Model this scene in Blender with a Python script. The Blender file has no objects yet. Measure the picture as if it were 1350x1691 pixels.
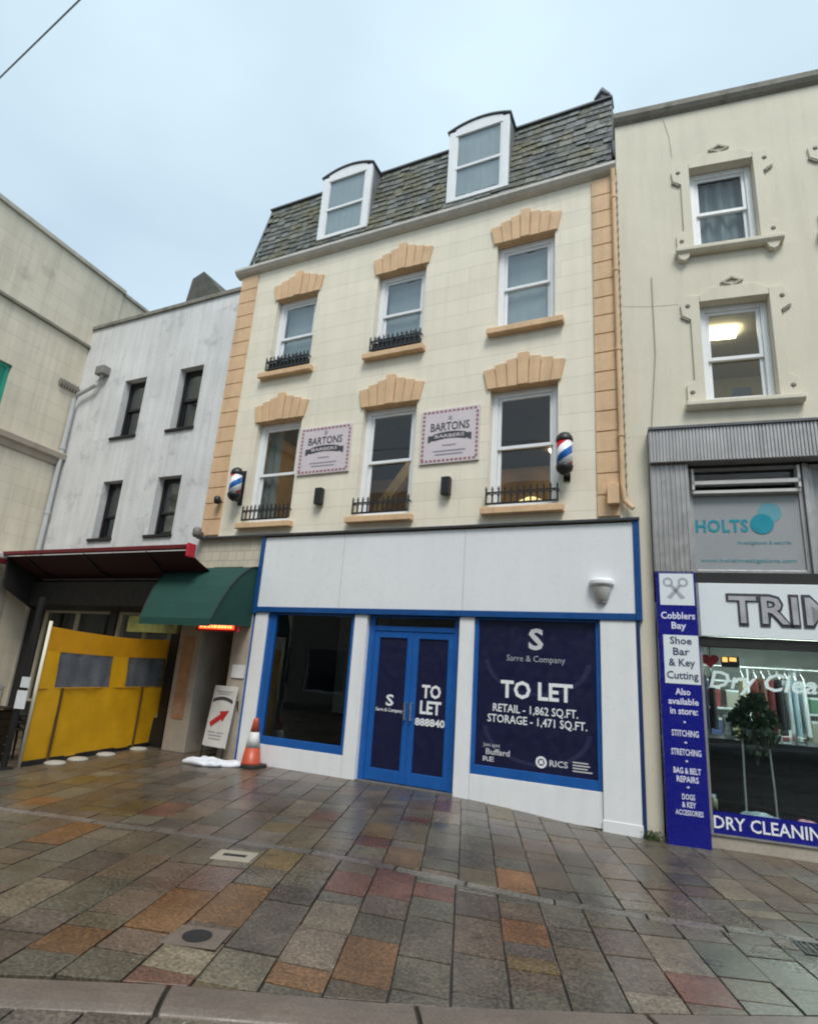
import bpy, math, random
from math import sin, cos, pi, radians as rad
from mathutils import Vector, Matrix
random.seed(7)
S = bpy.context.scene
COL = S.collection

# ------------------------------------------------------------------ camera
cd = bpy.data.cameras.new('camera'); cam = bpy.data.objects.new('camera', cd); COL.objects.link(cam)
cd.sensor_fit = 'HORIZONTAL'; cd.sensor_width = 36; cd.lens = 36*967.75/1350
cd.clip_start = .05; cd.clip_end = 2000
R0 = (0.9057129189273686, 0.41857170869249827, 0.06694649483212825)
R1 = (-0.05302493985445788, 0.26856698718819016, -0.9618004622301288)
R2 = (-0.4205620813167741, 0.8675652702102019, 0.2654393295719423)
M = Matrix.Identity(4)
for i in range(3):
    M[i][0] = R0[i]; M[i][1] = -R1[i]; M[i][2] = -R2[i]
M.translation = (0, -8.4, 1.6)
cam.matrix_world = M
S.camera = cam

# ------------------------------------------------------------------ world, sun, exposure
SUN_EL, SUN_AZ = 56, 148      # azimuth measured clockwise from +y; behind the camera, to its right
W = bpy.data.worlds.new('World'); S.world = W; W.use_nodes = True
nt = W.node_tree; nt.nodes.clear()
out = nt.nodes.new('ShaderNodeOutputWorld'); bg = nt.nodes.new('ShaderNodeBackground')
sky = nt.nodes.new('ShaderNodeTexSky'); sky.sky_type = 'NISHITA'; sky.sun_disc = False
sky.sun_elevation = rad(SUN_EL); sky.sun_rotation = rad(SUN_AZ)
sky.air_density = 1.0; sky.dust_density = 2.0; sky.ozone_density = 1.0
tc = nt.nodes.new('ShaderNodeTexCoord')
mp = nt.nodes.new('ShaderNodeMapping'); mp.inputs['Scale'].default_value = (1, 1, 2.2)
nz = nt.nodes.new('ShaderNodeTexNoise'); nz.inputs['Scale'].default_value = 1.9; nz.inputs['Detail'].default_value = 4; nz.inputs['Roughness'].default_value = .45
cr = nt.nodes.new('ShaderNodeValToRGB'); cr.color_ramp.elements[0].position = .3; cr.color_ramp.elements[1].position = .72
cr.color_ramp.elements[0].color = (.68, .68, .68, 1); cr.color_ramp.elements[1].color = (1, 1, 1, 1)
mix = nt.nodes.new('ShaderNodeMixRGB'); mix.inputs['Color2'].default_value = (4.15, 5.2, 5.8, 1)   # thin overcast veil
nt.links.new(tc.outputs['Generated'], mp.inputs['Vector']); nt.links.new(mp.outputs[0], nz.inputs['Vector'])
nt.links.new(nz.outputs['Fac'], cr.inputs[0]); nt.links.new(cr.outputs[0], mix.inputs['Fac'])
nt.links.new(sky.outputs[0], mix.inputs['Color1']); nt.links.new(mix.outputs[0], bg.inputs[0])
bg.inputs[1].default_value = .10
nt.links.new(bg.outputs[0], out.inputs[0])
sd = bpy.data.lights.new('sun', 'SUN'); sd.energy = 1.5; sd.angle = rad(22); sd.color = (1, .965, .91)
sun = bpy.data.objects.new('sun', sd); COL.objects.link(sun)
dirv = Vector((sin(rad(SUN_AZ))*cos(rad(SUN_EL)), cos(rad(SUN_AZ))*cos(rad(SUN_EL)), sin(rad(SUN_EL))))
sun.rotation_euler = dirv.to_track_quat('Z', 'Y').to_euler(); sun.location = dirv*60
S.view_settings.view_transform = 'Standard'; S.view_settings.look = 'None'
S.view_settings.exposure = .85; S.view_settings.gamma = 1; S.view_settings.use_curve_mapping = False
S.cycles.filter_width = 2.0
S.cycles.max_bounces = 8; S.cycles.transparent_max_bounces = 16

# ------------------------------------------------------------------ materials
MATS = {}
class NT:
    def __init__(s, name):
        s.m = bpy.data.materials.new(name); s.m.use_nodes = True; s.t = s.m.node_tree
        s.b = s.t.nodes['Principled BSDF']; s.o = s.t.nodes['Material Output']
    def n(s, ty, **kw):
        x = s.t.nodes.new('ShaderNode'+ty)
        for k, v in kw.items():
            if k in x.inputs: x.inputs[k].default_value = v
            else: setattr(x, k, v)
        return x
    def l(s, a, b): s.t.links.new(a, b)
    def pos(s, scale=(1, 1, 1), rot=(0, 0, 0)):
        g = s.n('NewGeometry'); m = s.n('Mapping'); m.inputs['Scale'].default_value = scale; m.inputs['Rotation'].default_value = rot
        s.l(g.outputs['Position'], m.inputs['Vector']); return m.outputs[0]
    def noise(s, vec, scale, detail=4, rough=.55):
        x = s.n('TexNoise'); x.inputs['Scale'].default_value = scale; x.inputs['Detail'].default_value = detail; x.inputs['Roughness'].default_value = rough
        s.l(vec, x.inputs['Vector']); return x.outputs['Fac']
    def ramp(s, f, stops):
        r = s.n('ValToRGB'); e = r.color_ramp.elements
        while len(e) < len(stops): e.new(.5)
        for i, (p, c) in enumerate(stops):
            e[i].position = p; e[i].color = (*c, 1) if len(c) == 3 else c
        s.l(f, r.inputs[0]); return r.outputs[0]
    def mul(s, a, b, fac=1, mode='MULTIPLY'):
        x = s.n('MixRGB'); x.blend_type = mode; x.inputs[0].default_value = fac
        for i, v in ((1, a), (2, b)):
            if isinstance(v, tuple): x.inputs[i].default_value = (*v, 1) if len(v) == 3 else v
            else: s.l(v, x.inputs[i])
        return x.outputs[0]
    def mixf(s, f, a, b):
        x = s.n('MixRGB'); s.l(f, x.inputs[0])
        for i, v in ((1, a), (2, b)):
            if isinstance(v, tuple): x.inputs[i].default_value = (*v, 1)
            else: s.l(v, x.inputs[i])
        return x.outputs[0]
    def bump(s, h, strength=.3, dist=.01, prev=None):
        x = s.n('Bump'); x.inputs['Strength'].default_value = strength; x.inputs['Distance'].default_value = dist
        s.l(h, x.inputs['Height'])
        if prev: s.l(prev, x.inputs['Normal'])
        return x.outputs[0]

def pbr(name, col, rough=.6, var=.12, scale=3.0, fine=.08, fscale=60, bump=.12, metal=0, spec=.5, streak=0, dirt=None, rvar=.1, transl=0):
    """weathered paint, render, cloth, stone or metal"""
    if name in MATS: return MATS[name]
    t = NT(name); p = t.pos()
    base = t.ramp(t.noise(p, scale, 5), [(.25, tuple(c*(1-var) for c in col)), (.75, tuple(min(1, c*(1+var)) for c in col))])
    f = t.noise(p, fscale, 3)
    base = t.mul(base, t.ramp(f, [(.2, (1-fine,)*3), (.8, (1+fine,)*3)]))
    if streak:
        sp = t.pos((5.5, 5.5, .35))
        sm = t.ramp(t.noise(sp, 1.3, 5, .6), [(.42, (1, 1, 1)), (.78, (1-streak,)*3)])
        base = t.mul(base, sm)
    if dirt:
        dn = t.ramp(t.noise(p, dirt[1], 6, .65), [(dirt[2], (0, 0, 0)), (dirt[2]+.22, (1, 1, 1))])
        base = t.mixf(dn, base, dirt[0])
    t.l(base, t.b.inputs['Base Color'])
    t.l(t.ramp(t.noise(p, 9, 3), [(.3, (max(0, rough-rvar),)*3), (.7, (min(1, rough+rvar),)*3)]), t.b.inputs['Roughness'])
    t.b.inputs['Metallic'].default_value = metal
    t.b.inputs['Specular IOR Level'].default_value = spec
    if bump: t.l(t.bump(f, bump, .006), t.b.inputs['Normal'])
    MATS[name] = t.m; return t.m

def scored_render(name, col, rowh, colw, line, var, linewidth=.012, rough=.75, dirt=None, streak=.1, org=(0, 0), yaw=0, bump=.5):
    """render scored to look like ashlar: grooves along z rows and staggered uprights"""
    t = NT(name); p = t.pos(rot=(0, 0, -yaw))
    sx = t.n('SeparateXYZ'); t.l(p, sx.inputs[0]); cx = t.n('CombineXYZ')
    t.l(sx.outputs[0], cx.inputs[0]); t.l(sx.outputs[2], cx.inputs[1])
    br = t.n('TexBrick'); t.l(cx.outputs[0], br.inputs['Vector'])
    br.inputs['Scale'].default_value = 1; br.inputs['Brick Width'].default_value = colw; br.inputs['Row Height'].default_value = rowh
    br.inputs['Mortar Size'].default_value = linewidth*.5; br.inputs['Mortar Smooth'].default_value = .4
    br.inputs['Color1'].default_value = (1, 1, 1, 1); br.inputs['Color2'].default_value = (.94, .94, .93, 1); br.inputs['Mortar'].default_value = (line,)*3+(1,)
    base = t.ramp(t.noise(p, 1.6, 5), [(.25, tuple(c*(1-var) for c in col)), (.75, tuple(min(1, c*(1+var)) for c in col))])
    base = t.mul(base, br.outputs['Color'])
    f = t.noise(p, 45, 4)
    base = t.mul(base, t.ramp(f, [(.2, (.94,)*3), (.8, (1.05,)*3)]))
    sm = t.ramp(t.noise(t.pos((5, 5, .3)), 1.2, 5, .6), [(.45, (1, 1, 1)), (.8, (1-streak,)*3)])
    base = t.mul(base, sm)
    if dirt:
        dn = t.ramp(t.noise(p, dirt[1], 6, .65), [(dirt[2], (0, 0, 0)), (dirt[2]+.2, (1, 1, 1))])
        base = t.mixf(dn, base, dirt[0])
    t.l(base, t.b.inputs['Base Color']); t.b.inputs['Roughness'].default_value = rough
    inv = t.n('Math', operation='SUBTRACT'); inv.inputs[0].default_value = 1; t.l(br.outputs['Fac'], inv.inputs[1])
    t.l(t.bump(f, .15, .006, t.bump(inv.outputs[0], bump, .012)), t.b.inputs['Normal'])
    return t.m

def glass_mat(name, tint=(.8, .84, .84), ior=1.5, rough=.02, boost=1.0):
    t = NT(name); t.t.nodes.remove(t.b)
    tr = t.n('BsdfTransparent'); tr.inputs[0].default_value = (*tint, 1)
    gl = t.n('BsdfGlossy'); gl.inputs['Roughness'].default_value = rough; gl.inputs['Color'].default_value = (.95, .97, 1, 1)
    wob = t.bump(t.noise(t.pos(), 2.2, 2), .04, .02); t.l(wob, gl.inputs['Normal'])
    g = t.n('NewGeometry'); d = t.n('VectorMath', operation='DOT_PRODUCT'); t.l(g.outputs['Normal'], d.inputs[0]); t.l(g.outputs['Incoming'], d.inputs[1])
    ab = t.n('Math', operation='ABSOLUTE'); t.l(d.outputs['Value'], ab.inputs[0])
    iv = t.n('Math', operation='SUBTRACT'); iv.inputs[0].default_value = 1; t.l(ab.outputs[0], iv.inputs[1])
    pw = t.n('Math', operation='POWER'); pw.inputs[1].default_value = 5; t.l(iv.outputs[0], pw.inputs[0])
    f0 = ((ior-1)/(ior+1))**2*boost
    m = t.n('Math', operation='MULTIPLY_ADD'); m.inputs[1].default_value = 1-f0; m.inputs[2].default_value = f0; m.use_clamp = True; t.l(pw.outputs[0], m.inputs[0])
    mx = t.n('MixShader'); t.l(m.outputs[0], mx.inputs[0]); t.l(tr.outputs[0], mx.inputs[1]); t.l(gl.outputs[0], mx.inputs[2])
    t.l(mx.outputs[0], t.o.inputs[0]); return t.m

def emit(name, col, s):
    t = NT(name); t.b.inputs['Base Color'].default_value = (*col, 1)
    t.b.inputs['Emission Color'].default_value = (*col, 1); t.b.inputs['Emission Strength'].default_value = s
    return t.m

def cloth_mat(name, col, trans=.35, rough=.7, var=.12):
    """woven sheet that lets some light through"""
    t = NT(name); p = t.pos()
    base = t.ramp(t.noise(p, 2.5, 5), [(.25, tuple(c*(1-var) for c in col)), (.75, tuple(min(1, c*(1+var)) for c in col))])
    f = t.noise(p, 140, 2); base = t.mul(base, t.ramp(f, [(.2, (.9,)*3), (.8, (1.06,)*3)]))
    t.l(base, t.b.inputs['Base Color']); t.b.inputs['Roughness'].default_value = rough
    b = t.bump(f, .15, .003, t.bump(t.noise(p, 5, 3), .25, .03)); t.l(b, t.b.inputs['Normal'])
    tl = t.n('BsdfTranslucent'); t.l(base, tl.inputs[0]); mx = t.n('MixShader'); mx.inputs[0].default_value = trans
    t.l(t.b.outputs[0], mx.inputs[1]); t.l(tl.outputs[0], mx.inputs[2]); t.l(mx.outputs[0], t.o.inputs[0])
    return t.m

m_cream = scored_render('cream_scored_render', (.80, .738, .605), .31, 3.2, .86, .05, dirt=((.42, .37, .26), 1.1, .68), streak=.10)
m_right = scored_render('stone_grey_render', (.66, .61, .49), 40, 40, 1, .05, dirt=((.40, .37, .29), .8, .70), streak=.12)
m_left = scored_render('buff_scored_render', (.69, .625, .50), .36, 2.6, .84, .06, dirt=((.22, .21, .16), .45, .60), streak=.22, yaw=rad(94))
m_white_r = pbr('dirty_white_roughcast', (.66, .66, .655), .85, .14, .9, .20, 34, .8, streak=.20, dirt=((.30, .305, .31), 1.7, .56))
m_orange = pbr('apricot_paint', (.66, .445, .262), .75, .11, 3, .10, 45, .25, streak=.16, dirt=((.40, .29, .19), 2.4, .66))
m_white = pbr('white_gloss_paint', (.79, .80, .81), .35, .04, 3, .02, 80, .04, streak=.07, dirt=((.55, .54, .51), 3.5, .70))
m_white_panel = pbr('white_fascia_panel', (.76, .775, .79), .32, .04, .8, .02, 40, .03, streak=.03, dirt=((.60, .60, .59), 1.1, .68))
m_blue = pbr('blue_gloss_paint', (.010, .098, .36), .35, .12, 3, .05, 60, .05)
m_bluedk = pbr('deep_blue_paint', (.008, .035, .13), .4, .12, 3, .05, 60, .05)
m_navy = pbr('navy_vinyl', (.007, .009, .042), .38, .10, 2, .04, 30, .02)
m_navyline = pbr('navy_vinyl_pale', (.024, .028, .075), .3, .1, 2, .03, 30, .02)
m_lead = pbr('lead_flashing', (.10, .105, .115), .6, .2, 5, .1, 40, .3)
m_black = pbr('black_iron', (.012, .012, .013), .45, .2, 8, .1, 60, .1)
m_blackpaint = pbr('black_window_paint', (.014, .013, .014), .45, .2, 6, .1, 50, .1)
m_gutter = pbr('buff_gutter_paint', (.55, .52, .47), .5, .1, 4, .06, 50, .1, streak=.2)
m_cap = pbr('mossy_coping', (.24, .225, .19), .9, .25, 3, .2, 40, .5, dirt=((.07, .065, .055), 3, .5))
m_steel = pbr('brushed_steel', (.50, .50, .50), .35, .08, 6, .05, 80, .05, metal=.9)
m_alu = pbr('anodised_aluminium', (.40, .39, .385), .42, .10, 2.5, .06, 60, .05, metal=.55, streak=.3)
m_slate = None
m_glass = glass_mat('window_glass', boost=.8)
m_glassu = glass_mat('coated_window_glass', boost=2.6)
m_glassd = glass_mat('shop_glass', (.80, .84, .85), 1.45)
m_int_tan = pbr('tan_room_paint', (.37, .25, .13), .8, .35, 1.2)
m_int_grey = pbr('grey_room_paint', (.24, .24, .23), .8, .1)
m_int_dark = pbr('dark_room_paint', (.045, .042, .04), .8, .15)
m_curtain = cloth_mat('net_curtain', (.66, .70, .74), .4)
m_blind = cloth_mat('pale_blind', (.80, .83, .85), .3)
m_tile = scored_render('cream_wall_tile', (.60, .54, .43), .18, .20, .62, .08, .012, .45, streak=.12)
m_stone = pbr('pale_stone_pier', (.38, .33, .27), .75, .14, 3, .12, 35, .4, dirt=((.20, .15, .10), 2, .58))
m_stone_or = pbr('orange_veined_stone', (.36, .19, .10), .6, .25, 5, .15, 25, .2, dirt=((.40, .31, .24), 4, .52))
m_yellow = cloth_mat('yellow_pvc_sheet', (.92, .47, .014), .3, .4)
m_yellowd = cloth_mat('deep_yellow_pvc', (.78, .36, .012), .3, .45)
m_pvcwin = pbr('smoky_clear_pvc', (.13, .14, .155), .25, .25, 3, .1, 10, .25)
m_green = cloth_mat('green_awning_canvas', (.006, .054, .041), .08, .75)
m_maroon = cloth_mat('maroon_awning_canvas', (.030, .006, .008), .05, .75)
m_red = pbr('crimson_paint', (.15, .008, .014), .5, .15, 4, .05, 50, .08)
m_dark = pbr('dark_shop_board', (.012, .011, .011), .6, .2, 3, .1, 40, .1)
m_signblue = pbr('royal_blue_vinyl', (.006, .009, .20), .3, .08, 1.5, .03, 40, .02)
m_letter = pbr('white_vinyl_letter', (.80, .81, .83), .4, .02)
m_letter_dk = pbr('charcoal_letter', (.05, .05, .06), .45, .05)
m_letter_navy = pbr('navy_letter', (.03, .03, .09), .45, .05)
m_brushgrey = pbr('silver_letter', (.40, .40, .42), .35, .2, 7, .05, 60, .05)
m_signwhite = pbr('white_sign_board', (.70, .75, .77), .35, .03, 1, .02, 40, .02)
m_frost = pbr('frosted_window_film', (.30, .315, .325), .4, .06, 1.2, .03, 40, .03)
m_tealink = pbr('teal_ink', (.005, .24, .32), .4, .08)
m_tealpale = pbr('pale_teal_ink', (.10, .31, .37), .4, .08)
m_coneor = pbr('orange_cone_plastic', (.46, .07, .028), .45, .1)
m_sack = pbr('white_woven_sack', (.66, .68, .72), .6, .08, 5, .08, 60, .4)
m_rubber = pbr('black_rubber', (.02, .02, .02), .8, .1)
m_foot = pbr('pale_concrete_foot', (.36, .34, .29), .8, .15, 5)
m_pole = pbr('ivory_pole', (.66, .60, .47), .5, .08)
m_plaque = pbr('pale_lilac_plaque', (.62, .55, .575), .5, .06, 4, .04)
m_plaque_red = pbr('faded_red_border', (.30, .13, .15), .5, .1)
m_teal = pbr('teal_shutter_paint', (.02, .30, .22), .5, .15, 2)
m_moss = pbr('green_moss', (.045, .075, .02), .95, .3, 12, .3, 60, .8)
m_red_b = pbr('bright_red_plastic', (.50, .015, .03), .4, .1)
m_leaf = pbr('dark_green_foliage', (.035, .065, .03), .7, .4, 9, .3, 60, .4)

def slate_mat():
    t = NT('mossy_slate'); p = t.pos(); g = t.n('NewGeometry')
    base = t.ramp(g.outputs['Random Per Island'], [(0, (.040, .044, .046)), (.4, (.078, .086, .086)), (.75, (.125, .136, .134)), (1, (.20, .21, .205))])
    moss = t.ramp(t.noise(p, 1.5, 6, .72), [(.45, (0, 0, 0)), (.62, (.9,)*3)])
    base = t.mixf(moss, base, t.ramp(t.noise(p, 11, 4), [(.35, (.040, .045, .016)), (.65, (.185, .16, .075))]))
    lich = t.ramp(t.noise(p, 17, 3), [(.56, (0, 0, 0)), (.66, (.7,)*3)])
    base = t.mixf(lich, base, (.25, .255, .225))
    t.l(base, t.b.inputs['Base Color']); t.b.inputs['Roughness'].default_value = .62
    t.l(t.bump(t.noise(p, 30, 4), .5, .01), t.b.inputs['Normal']); return t.m
m_slate = slate_mat()

def slab_mat():
    t = NT('wet_stone_slabs'); p = t.pos(); g = t.n('NewGeometry')
    at = t.n('VertexColor'); at.layer_name = 'stone'
    big = t.noise(p, 2.2, 5, .6)
    base = t.mul(at.outputs['Color'], t.ramp(big, [(.25, (.66,)*3), (.75, (1.34,)*3)]))
    sp = t.noise(p, 46, 5, .75)
    base = t.mul(base, t.ramp(sp, [(.36, (.42, .41, .40)), (.5, (1, 1, 1)), (.64, (1.9, 1.82, 1.7))]), .9)
    grime = t.ramp(t.noise(p, .8, 6, .65), [(.40, (.70, .68, .66)), (.65, (1, 1, 1))])
    base = t.mul(base, grime)
    vo = t.n('TexVoronoi'); vo.inputs['Scale'].default_value = 2.6; t.l(p, vo.inputs['Vector'])
    base = t.mixf(t.ramp(vo.outputs['Distance'], [(.018, (.7,)*3), (.030, (0, 0, 0))]), base, (.36, .34, .30))      # gum and leaf specks
    st = t.ramp(t.noise(p, 4.5, 7, .7), [(.60, (0, 0, 0)), (.72, (.45,)*3)]); base = t.mixf(st, base, (.045, .038, .030))
    t.l(base, t.b.inputs['Base Color'])
    wet = t.noise(p, .55, 5, .6)
    t.l(t.ramp(wet, [(.36, (.19,)*3), (.64, (.44,)*3)]), t.b.inputs['Roughness'])
    t.b.inputs['Specular IOR Level'].default_value = .5
    t.l(t.bump(sp, .22, .005, t.bump(t.noise(p, 9, 4), .16, .02)), t.b.inputs['Normal']); return t.m
m_slab = slab_mat()
m_mortar = pbr('wet_mortar', (.028, .024, .020), .6, .2, 5, .2, 60, .5)
m_kerb = pbr('worn_granite_kerb', (.135, .105, .084), .42, .18, 4, .30, 70, .4, dirt=((.07, .06, .055), 2, .58))
m_channel = pbr('grey_drain_stone', (.125, .115, .105), .4, .2, 4, .25, 60, .4)

def barber_mat():
    t = NT('barber_stripe'); c = t.n('TexCoord'); sx = t.n('SeparateXYZ'); t.l(c.outputs['Object'], sx.inputs[0])
    at = t.n('Math', operation='ARCTAN2'); t.l(sx.outputs[1], at.inputs[0]); t.l(sx.outputs[0], at.inputs[1])
    a = t.n('Math', operation='DIVIDE'); t.l(at.outputs[0], a.inputs[0]); a.inputs[1].default_value = 2*pi
    z = t.n('Math', operation='MULTIPLY'); t.l(sx.outputs[2], z.inputs[0]); z.inputs[1].default_value = 2.0
    s = t.n('Math', operation='SUBTRACT'); t.l(z.outputs[0], s.inputs[0]); t.l(a.outputs[0], s.inputs[1])
    f = t.n('Math', operation='FRACT'); t.l(s.outputs[0], f.inputs[0])
    r = t.n('ValToRGB'); r.color_ramp.interpolation = 'CONSTANT'; e = r.color_ramp.elements
    W_, Rd, Bl = (.80, .81, .83, 1), (.55, .02, .035, 1), (.015, .12, .42, 1)
    e[0].position = 0; e[0].color = W_; e[1].position = .25; e[1].color = Rd
    for p_, c_ in ((.5, W_), (.75, Bl)):
        q = e.new(p_); q.color = c_
    t.l(f.outputs[0], r.inputs[0]); t.l(r.outputs[0], t.b.inputs['Base Color']); t.b.inputs['Roughness'].default_value = .15
    return t.m
m_barber = barber_mat()

# ------------------------------------------------------------------ mesh helpers
class MB:
    def __init__(s): s.v = []; s.f = []; s.mi = []
    def add(s, vs, fs, mi=0):
        o = len(s.v); s.v += [tuple(v) for v in vs]; s.f += [tuple(i+o for i in f) for f in fs]; s.mi += [mi]*len(fs); return s
    def box(s, x0, x1, y0, y1, z0, z1, mi=0):
        v = [(x, y, z) for z in (z0, z1) for y in (y0, y1) for x in (x0, x1)]
        return s.add(v, [(0, 2, 3, 1), (4, 5, 7, 6), (0, 1, 5, 4), (2, 6, 7, 3), (0, 4, 6, 2), (1, 3, 7, 5)], mi)
    def prism(s, pts, y0, y1, mi=0):
        """polygon in x,z (anticlockwise seen from -y) pushed from y0 (front) to y1"""
        n = len(pts); v = [(x, y0, z) for x, z in pts]+[(x, y1, z) for x, z in pts]
        return s.add(v, [tuple(range(n)), tuple(range(2*n-1, n-1, -1))]+[(i, i+n, (i+1) % n+n, (i+1) % n) for i in range(n)], mi)
    def prismx(s, pts, x0, x1, mi=0):
        """polygon in y,z pushed along x"""
        n = len(pts); v = [(x0, y, z) for y, z in pts]+[(x1, y, z) for y, z in pts]
        return s.add(v, [tuple(range(n)), tuple(range(2*n-1, n-1, -1))]+[(i, i+n, (i+1) % n+n, (i+1) % n) for i in range(n)], mi)
    def prismz(s, pts, z0, z1, mi=0):
        n = len(pts); v = [(x, y, z0) for x, y in pts]+[(x, y, z1) for x, y in pts]
        return s.add(v, [tuple(range(n-1, -1, -1)), tuple(range(n, 2*n))]+[(i, (i+1) % n, (i+1) % n+n, i+n) for i in range(n)], mi)
    def tube(s, pts, r, n=8, mi=0, r2=None):
        pts = [Vector(p) for p in pts]; rings = []
        for i, p in enumerate(pts):
            d = (pts[min(i+1, len(pts)-1)]-pts[max(i-1, 0)]).normalized()
            a = d.cross(Vector((0, 0, 1)) if abs(d.z) < .9 else Vector((1, 0, 0))).normalized(); b = d.cross(a)
            rr = r if r2 is None else r+(r2-r)*i/(len(pts)-1)
            rings.append([p+a*rr*cos(2*pi*k/n)+b*rr*sin(2*pi*k/n) for k in range(n)])
        v = [q for rg in rings for q in rg]; f = []
        for i in range(len(pts)-1):
            for k in range(n):
                f.append((i*n+k, i*n+(k+1) % n, (i+1)*n+(k+1) % n, (i+1)*n+k))
        f += [tuple(range(n-1, -1, -1)), tuple(range((len(pts)-1)*n, len(pts)*n))]
        return s.add(v, f, mi)
    def lathe(s, prof, c=(0, 0, 0), n=20, mi=0):
        v = []; f = []
        for r, z in prof: v += [(c[0]+r*cos(2*pi*k/n), c[1]+r*sin(2*pi*k/n), c[2]+z) for k in range(n)]
        for i in range(len(prof)-1):
            for k in range(n): f.append((i*n+k, i*n+(k+1) % n, (i+1)*n+(k+1) % n, (i+1)*n+k))
        f += [tuple(range(n-1, -1, -1)), tuple(range((len(prof)-1)*n, len(prof)*n))]
        return s.add(v, f, mi)
    def grid(s, fn, nu, nv, mi=0, thick=None):
        v = [fn(i/nu, j/nv) for j in range(nv+1) for i in range(nu+1)]
        f = [(j*(nu+1)+i, j*(nu+1)+i+1, (j+1)*(nu+1)+i+1, (j+1)*(nu+1)+i) for j in range(nv) for i in range(nu)]
        return s.add(v, f, mi)
    def text(s, body, x, y, z, w=None, h=.1, align='c', mi=0, depth=.003, bold=0, shear=0, space=1.0, arc=0):
        """lettering standing on an x-z plane and facing -y; x is the centre (or left) and z the base line"""
        c = bpy.data.curves.new('lettering', 'FONT'); c.body = body; c.size = 1; c.offset = bold; c.shear = shear; c.space_character = space
        c.resolution_u = 2; c.fill_mode = 'BOTH'; c.extrude = .01
        o = bpy.data.objects.new('lettering', c); COL.objects.link(o)
        me = bpy.data.meshes.new_from_object(o.evaluated_get(bpy.context.evaluated_depsgraph_get()))
        xs = [v.co.x for v in me.vertices]; ys = [v.co.y for v in me.vertices]
        x0, x1, y1 = min(xs), max(xs), max(ys)
        cap = .70 if any(ch.isupper() or ch.isdigit() for ch in body) else max(y1, .01)
        sz = h/cap; sx = w/(x1-x0) if w else sz
        vs = []
        for v in me.vertices:
            lx = (v.co.x-x0)*sx; ww = (x1-x0)*sx
            px = x+(lx-ww/2 if align == 'c' else lx)
            pz = z+v.co.y*sz+(arc*(1-((lx-ww/2)/(ww/2))**2) if arc else 0)
            vs.append((px, y+(0 if v.co.z > 0 else depth), pz))
        s.add(vs, [tuple(p.vertices) for p in me.polygons], mi)
        bpy.data.objects.remove(o); bpy.data.curves.remove(c); bpy.data.meshes.remove(me); return s

OFF = {}
def thing(name, label, cat, loc=(0, 0, 0), rz=0, group=None, local=False):
    o = bpy.data.objects.new(name, None); COL.objects.link(o); o.location = loc; o.rotation_euler = (0, 0, rz); o.empty_display_size = .2
    o['label'] = label; o['category'] = cat
    if group: o['group'] = group
    OFF[o.name] = Vector((0, 0, 0)) if local else Vector(loc); return o
def part(name, mb, mats, parent=None, bev=0, smooth=False, label=None, off=None):
    if not isinstance(mats, (list, tuple)): mats = [mats]
    d = OFF[parent.name] if parent is not None else (Vector(off) if off else Vector((0, 0, 0)))
    me = bpy.data.meshes.new(name); me.from_pydata([tuple(Vector(v)-d) for v in mb.v], [], mb.f)
    for m in mats: me.materials.append(m)
    for p, i in zip(me.polygons, mb.mi):
        p.material_index = i; p.use_smooth = smooth
    me.update()
    o = bpy.data.objects.new(name, me); COL.objects.link(o)
    if parent is not None: o.parent = parent
    elif off: o.location = off
    OFF[o.name] = d
    if bev:
        b = o.modifiers.new('bevel', 'BEVEL'); b.width = bev; b.segments = 2; b.limit_method = 'ANGLE'; b.angle_limit = rad(40)
    if label: o['label'] = label
    return o
def tag(o, label, cat, group=None):
    o['label'] = label; o['category'] = cat
    if group: o['group'] = group
    return o
def struct(o): o['kind'] = 'structure'; return o
def clone(root, loc, label, rz=None):
    r = root.copy(); COL.objects.link(r); r.location = loc; r['label'] = label
    if rz is not None: r.rotation_euler = (0, 0, rz)
    for ch in root.children:
        c = ch.copy(); COL.objects.link(c); c.parent = r
        for g in ch.children:
            d = g.copy(); COL.objects.link(d); d.parent = c
    return r
def dep(X, Z, y):
    k = (8.4+y)/8.4; return X*k, 1.6+(Z-1.6)*k

def wall(mb, x0, x1, z0, z1, yf, yb, holes, mi=0, back=True):
    """slab with rectangular openings and their reveals"""
    xs = sorted({x0, x1, *[h[0] for h in holes], *[h[1] for h in holes]}); zs = sorted({z0, z1, *[h[2] for h in holes], *[h[3] for h in holes]})
    for i in range(len(xs)-1):
        for j in range(len(zs)-1):
            a, b, c, d = xs[i], xs[i+1], zs[j], zs[j+1]; mx, mz = (a+b)/2, (c+d)/2
            if any(h[0] < mx < h[1] and h[2] < mz < h[3] for h in holes): continue
            mb.add([(a, yf, c), (b, yf, c), (b, yf, d), (a, yf, d)], [(0, 1, 2, 3)], mi)
            if back: mb.add([(a, yb, c), (b, yb, c), (b, yb, d), (a, yb, d)], [(3, 2, 1, 0)], mi)
    def band(a, b, c, d, inv):
        q = [(a, yf, c), (a, yb, c), (b, yb, d), (b, yf, d)]
        mb.add(q, [(0, 1, 2, 3) if not inv else (3, 2, 1, 0)], mi)
    for h in list(holes)+[(x0, x1, z0, z1)]:
        o = h == (x0, x1, z0, z1)
        band(h[0], h[1], h[2], h[2], not o); band(h[0], h[1], h[3], h[3], o)
        band(h[0], h[0], h[2], h[3], o); band(h[1], h[1], h[2], h[3], not o)
    return mb
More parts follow.
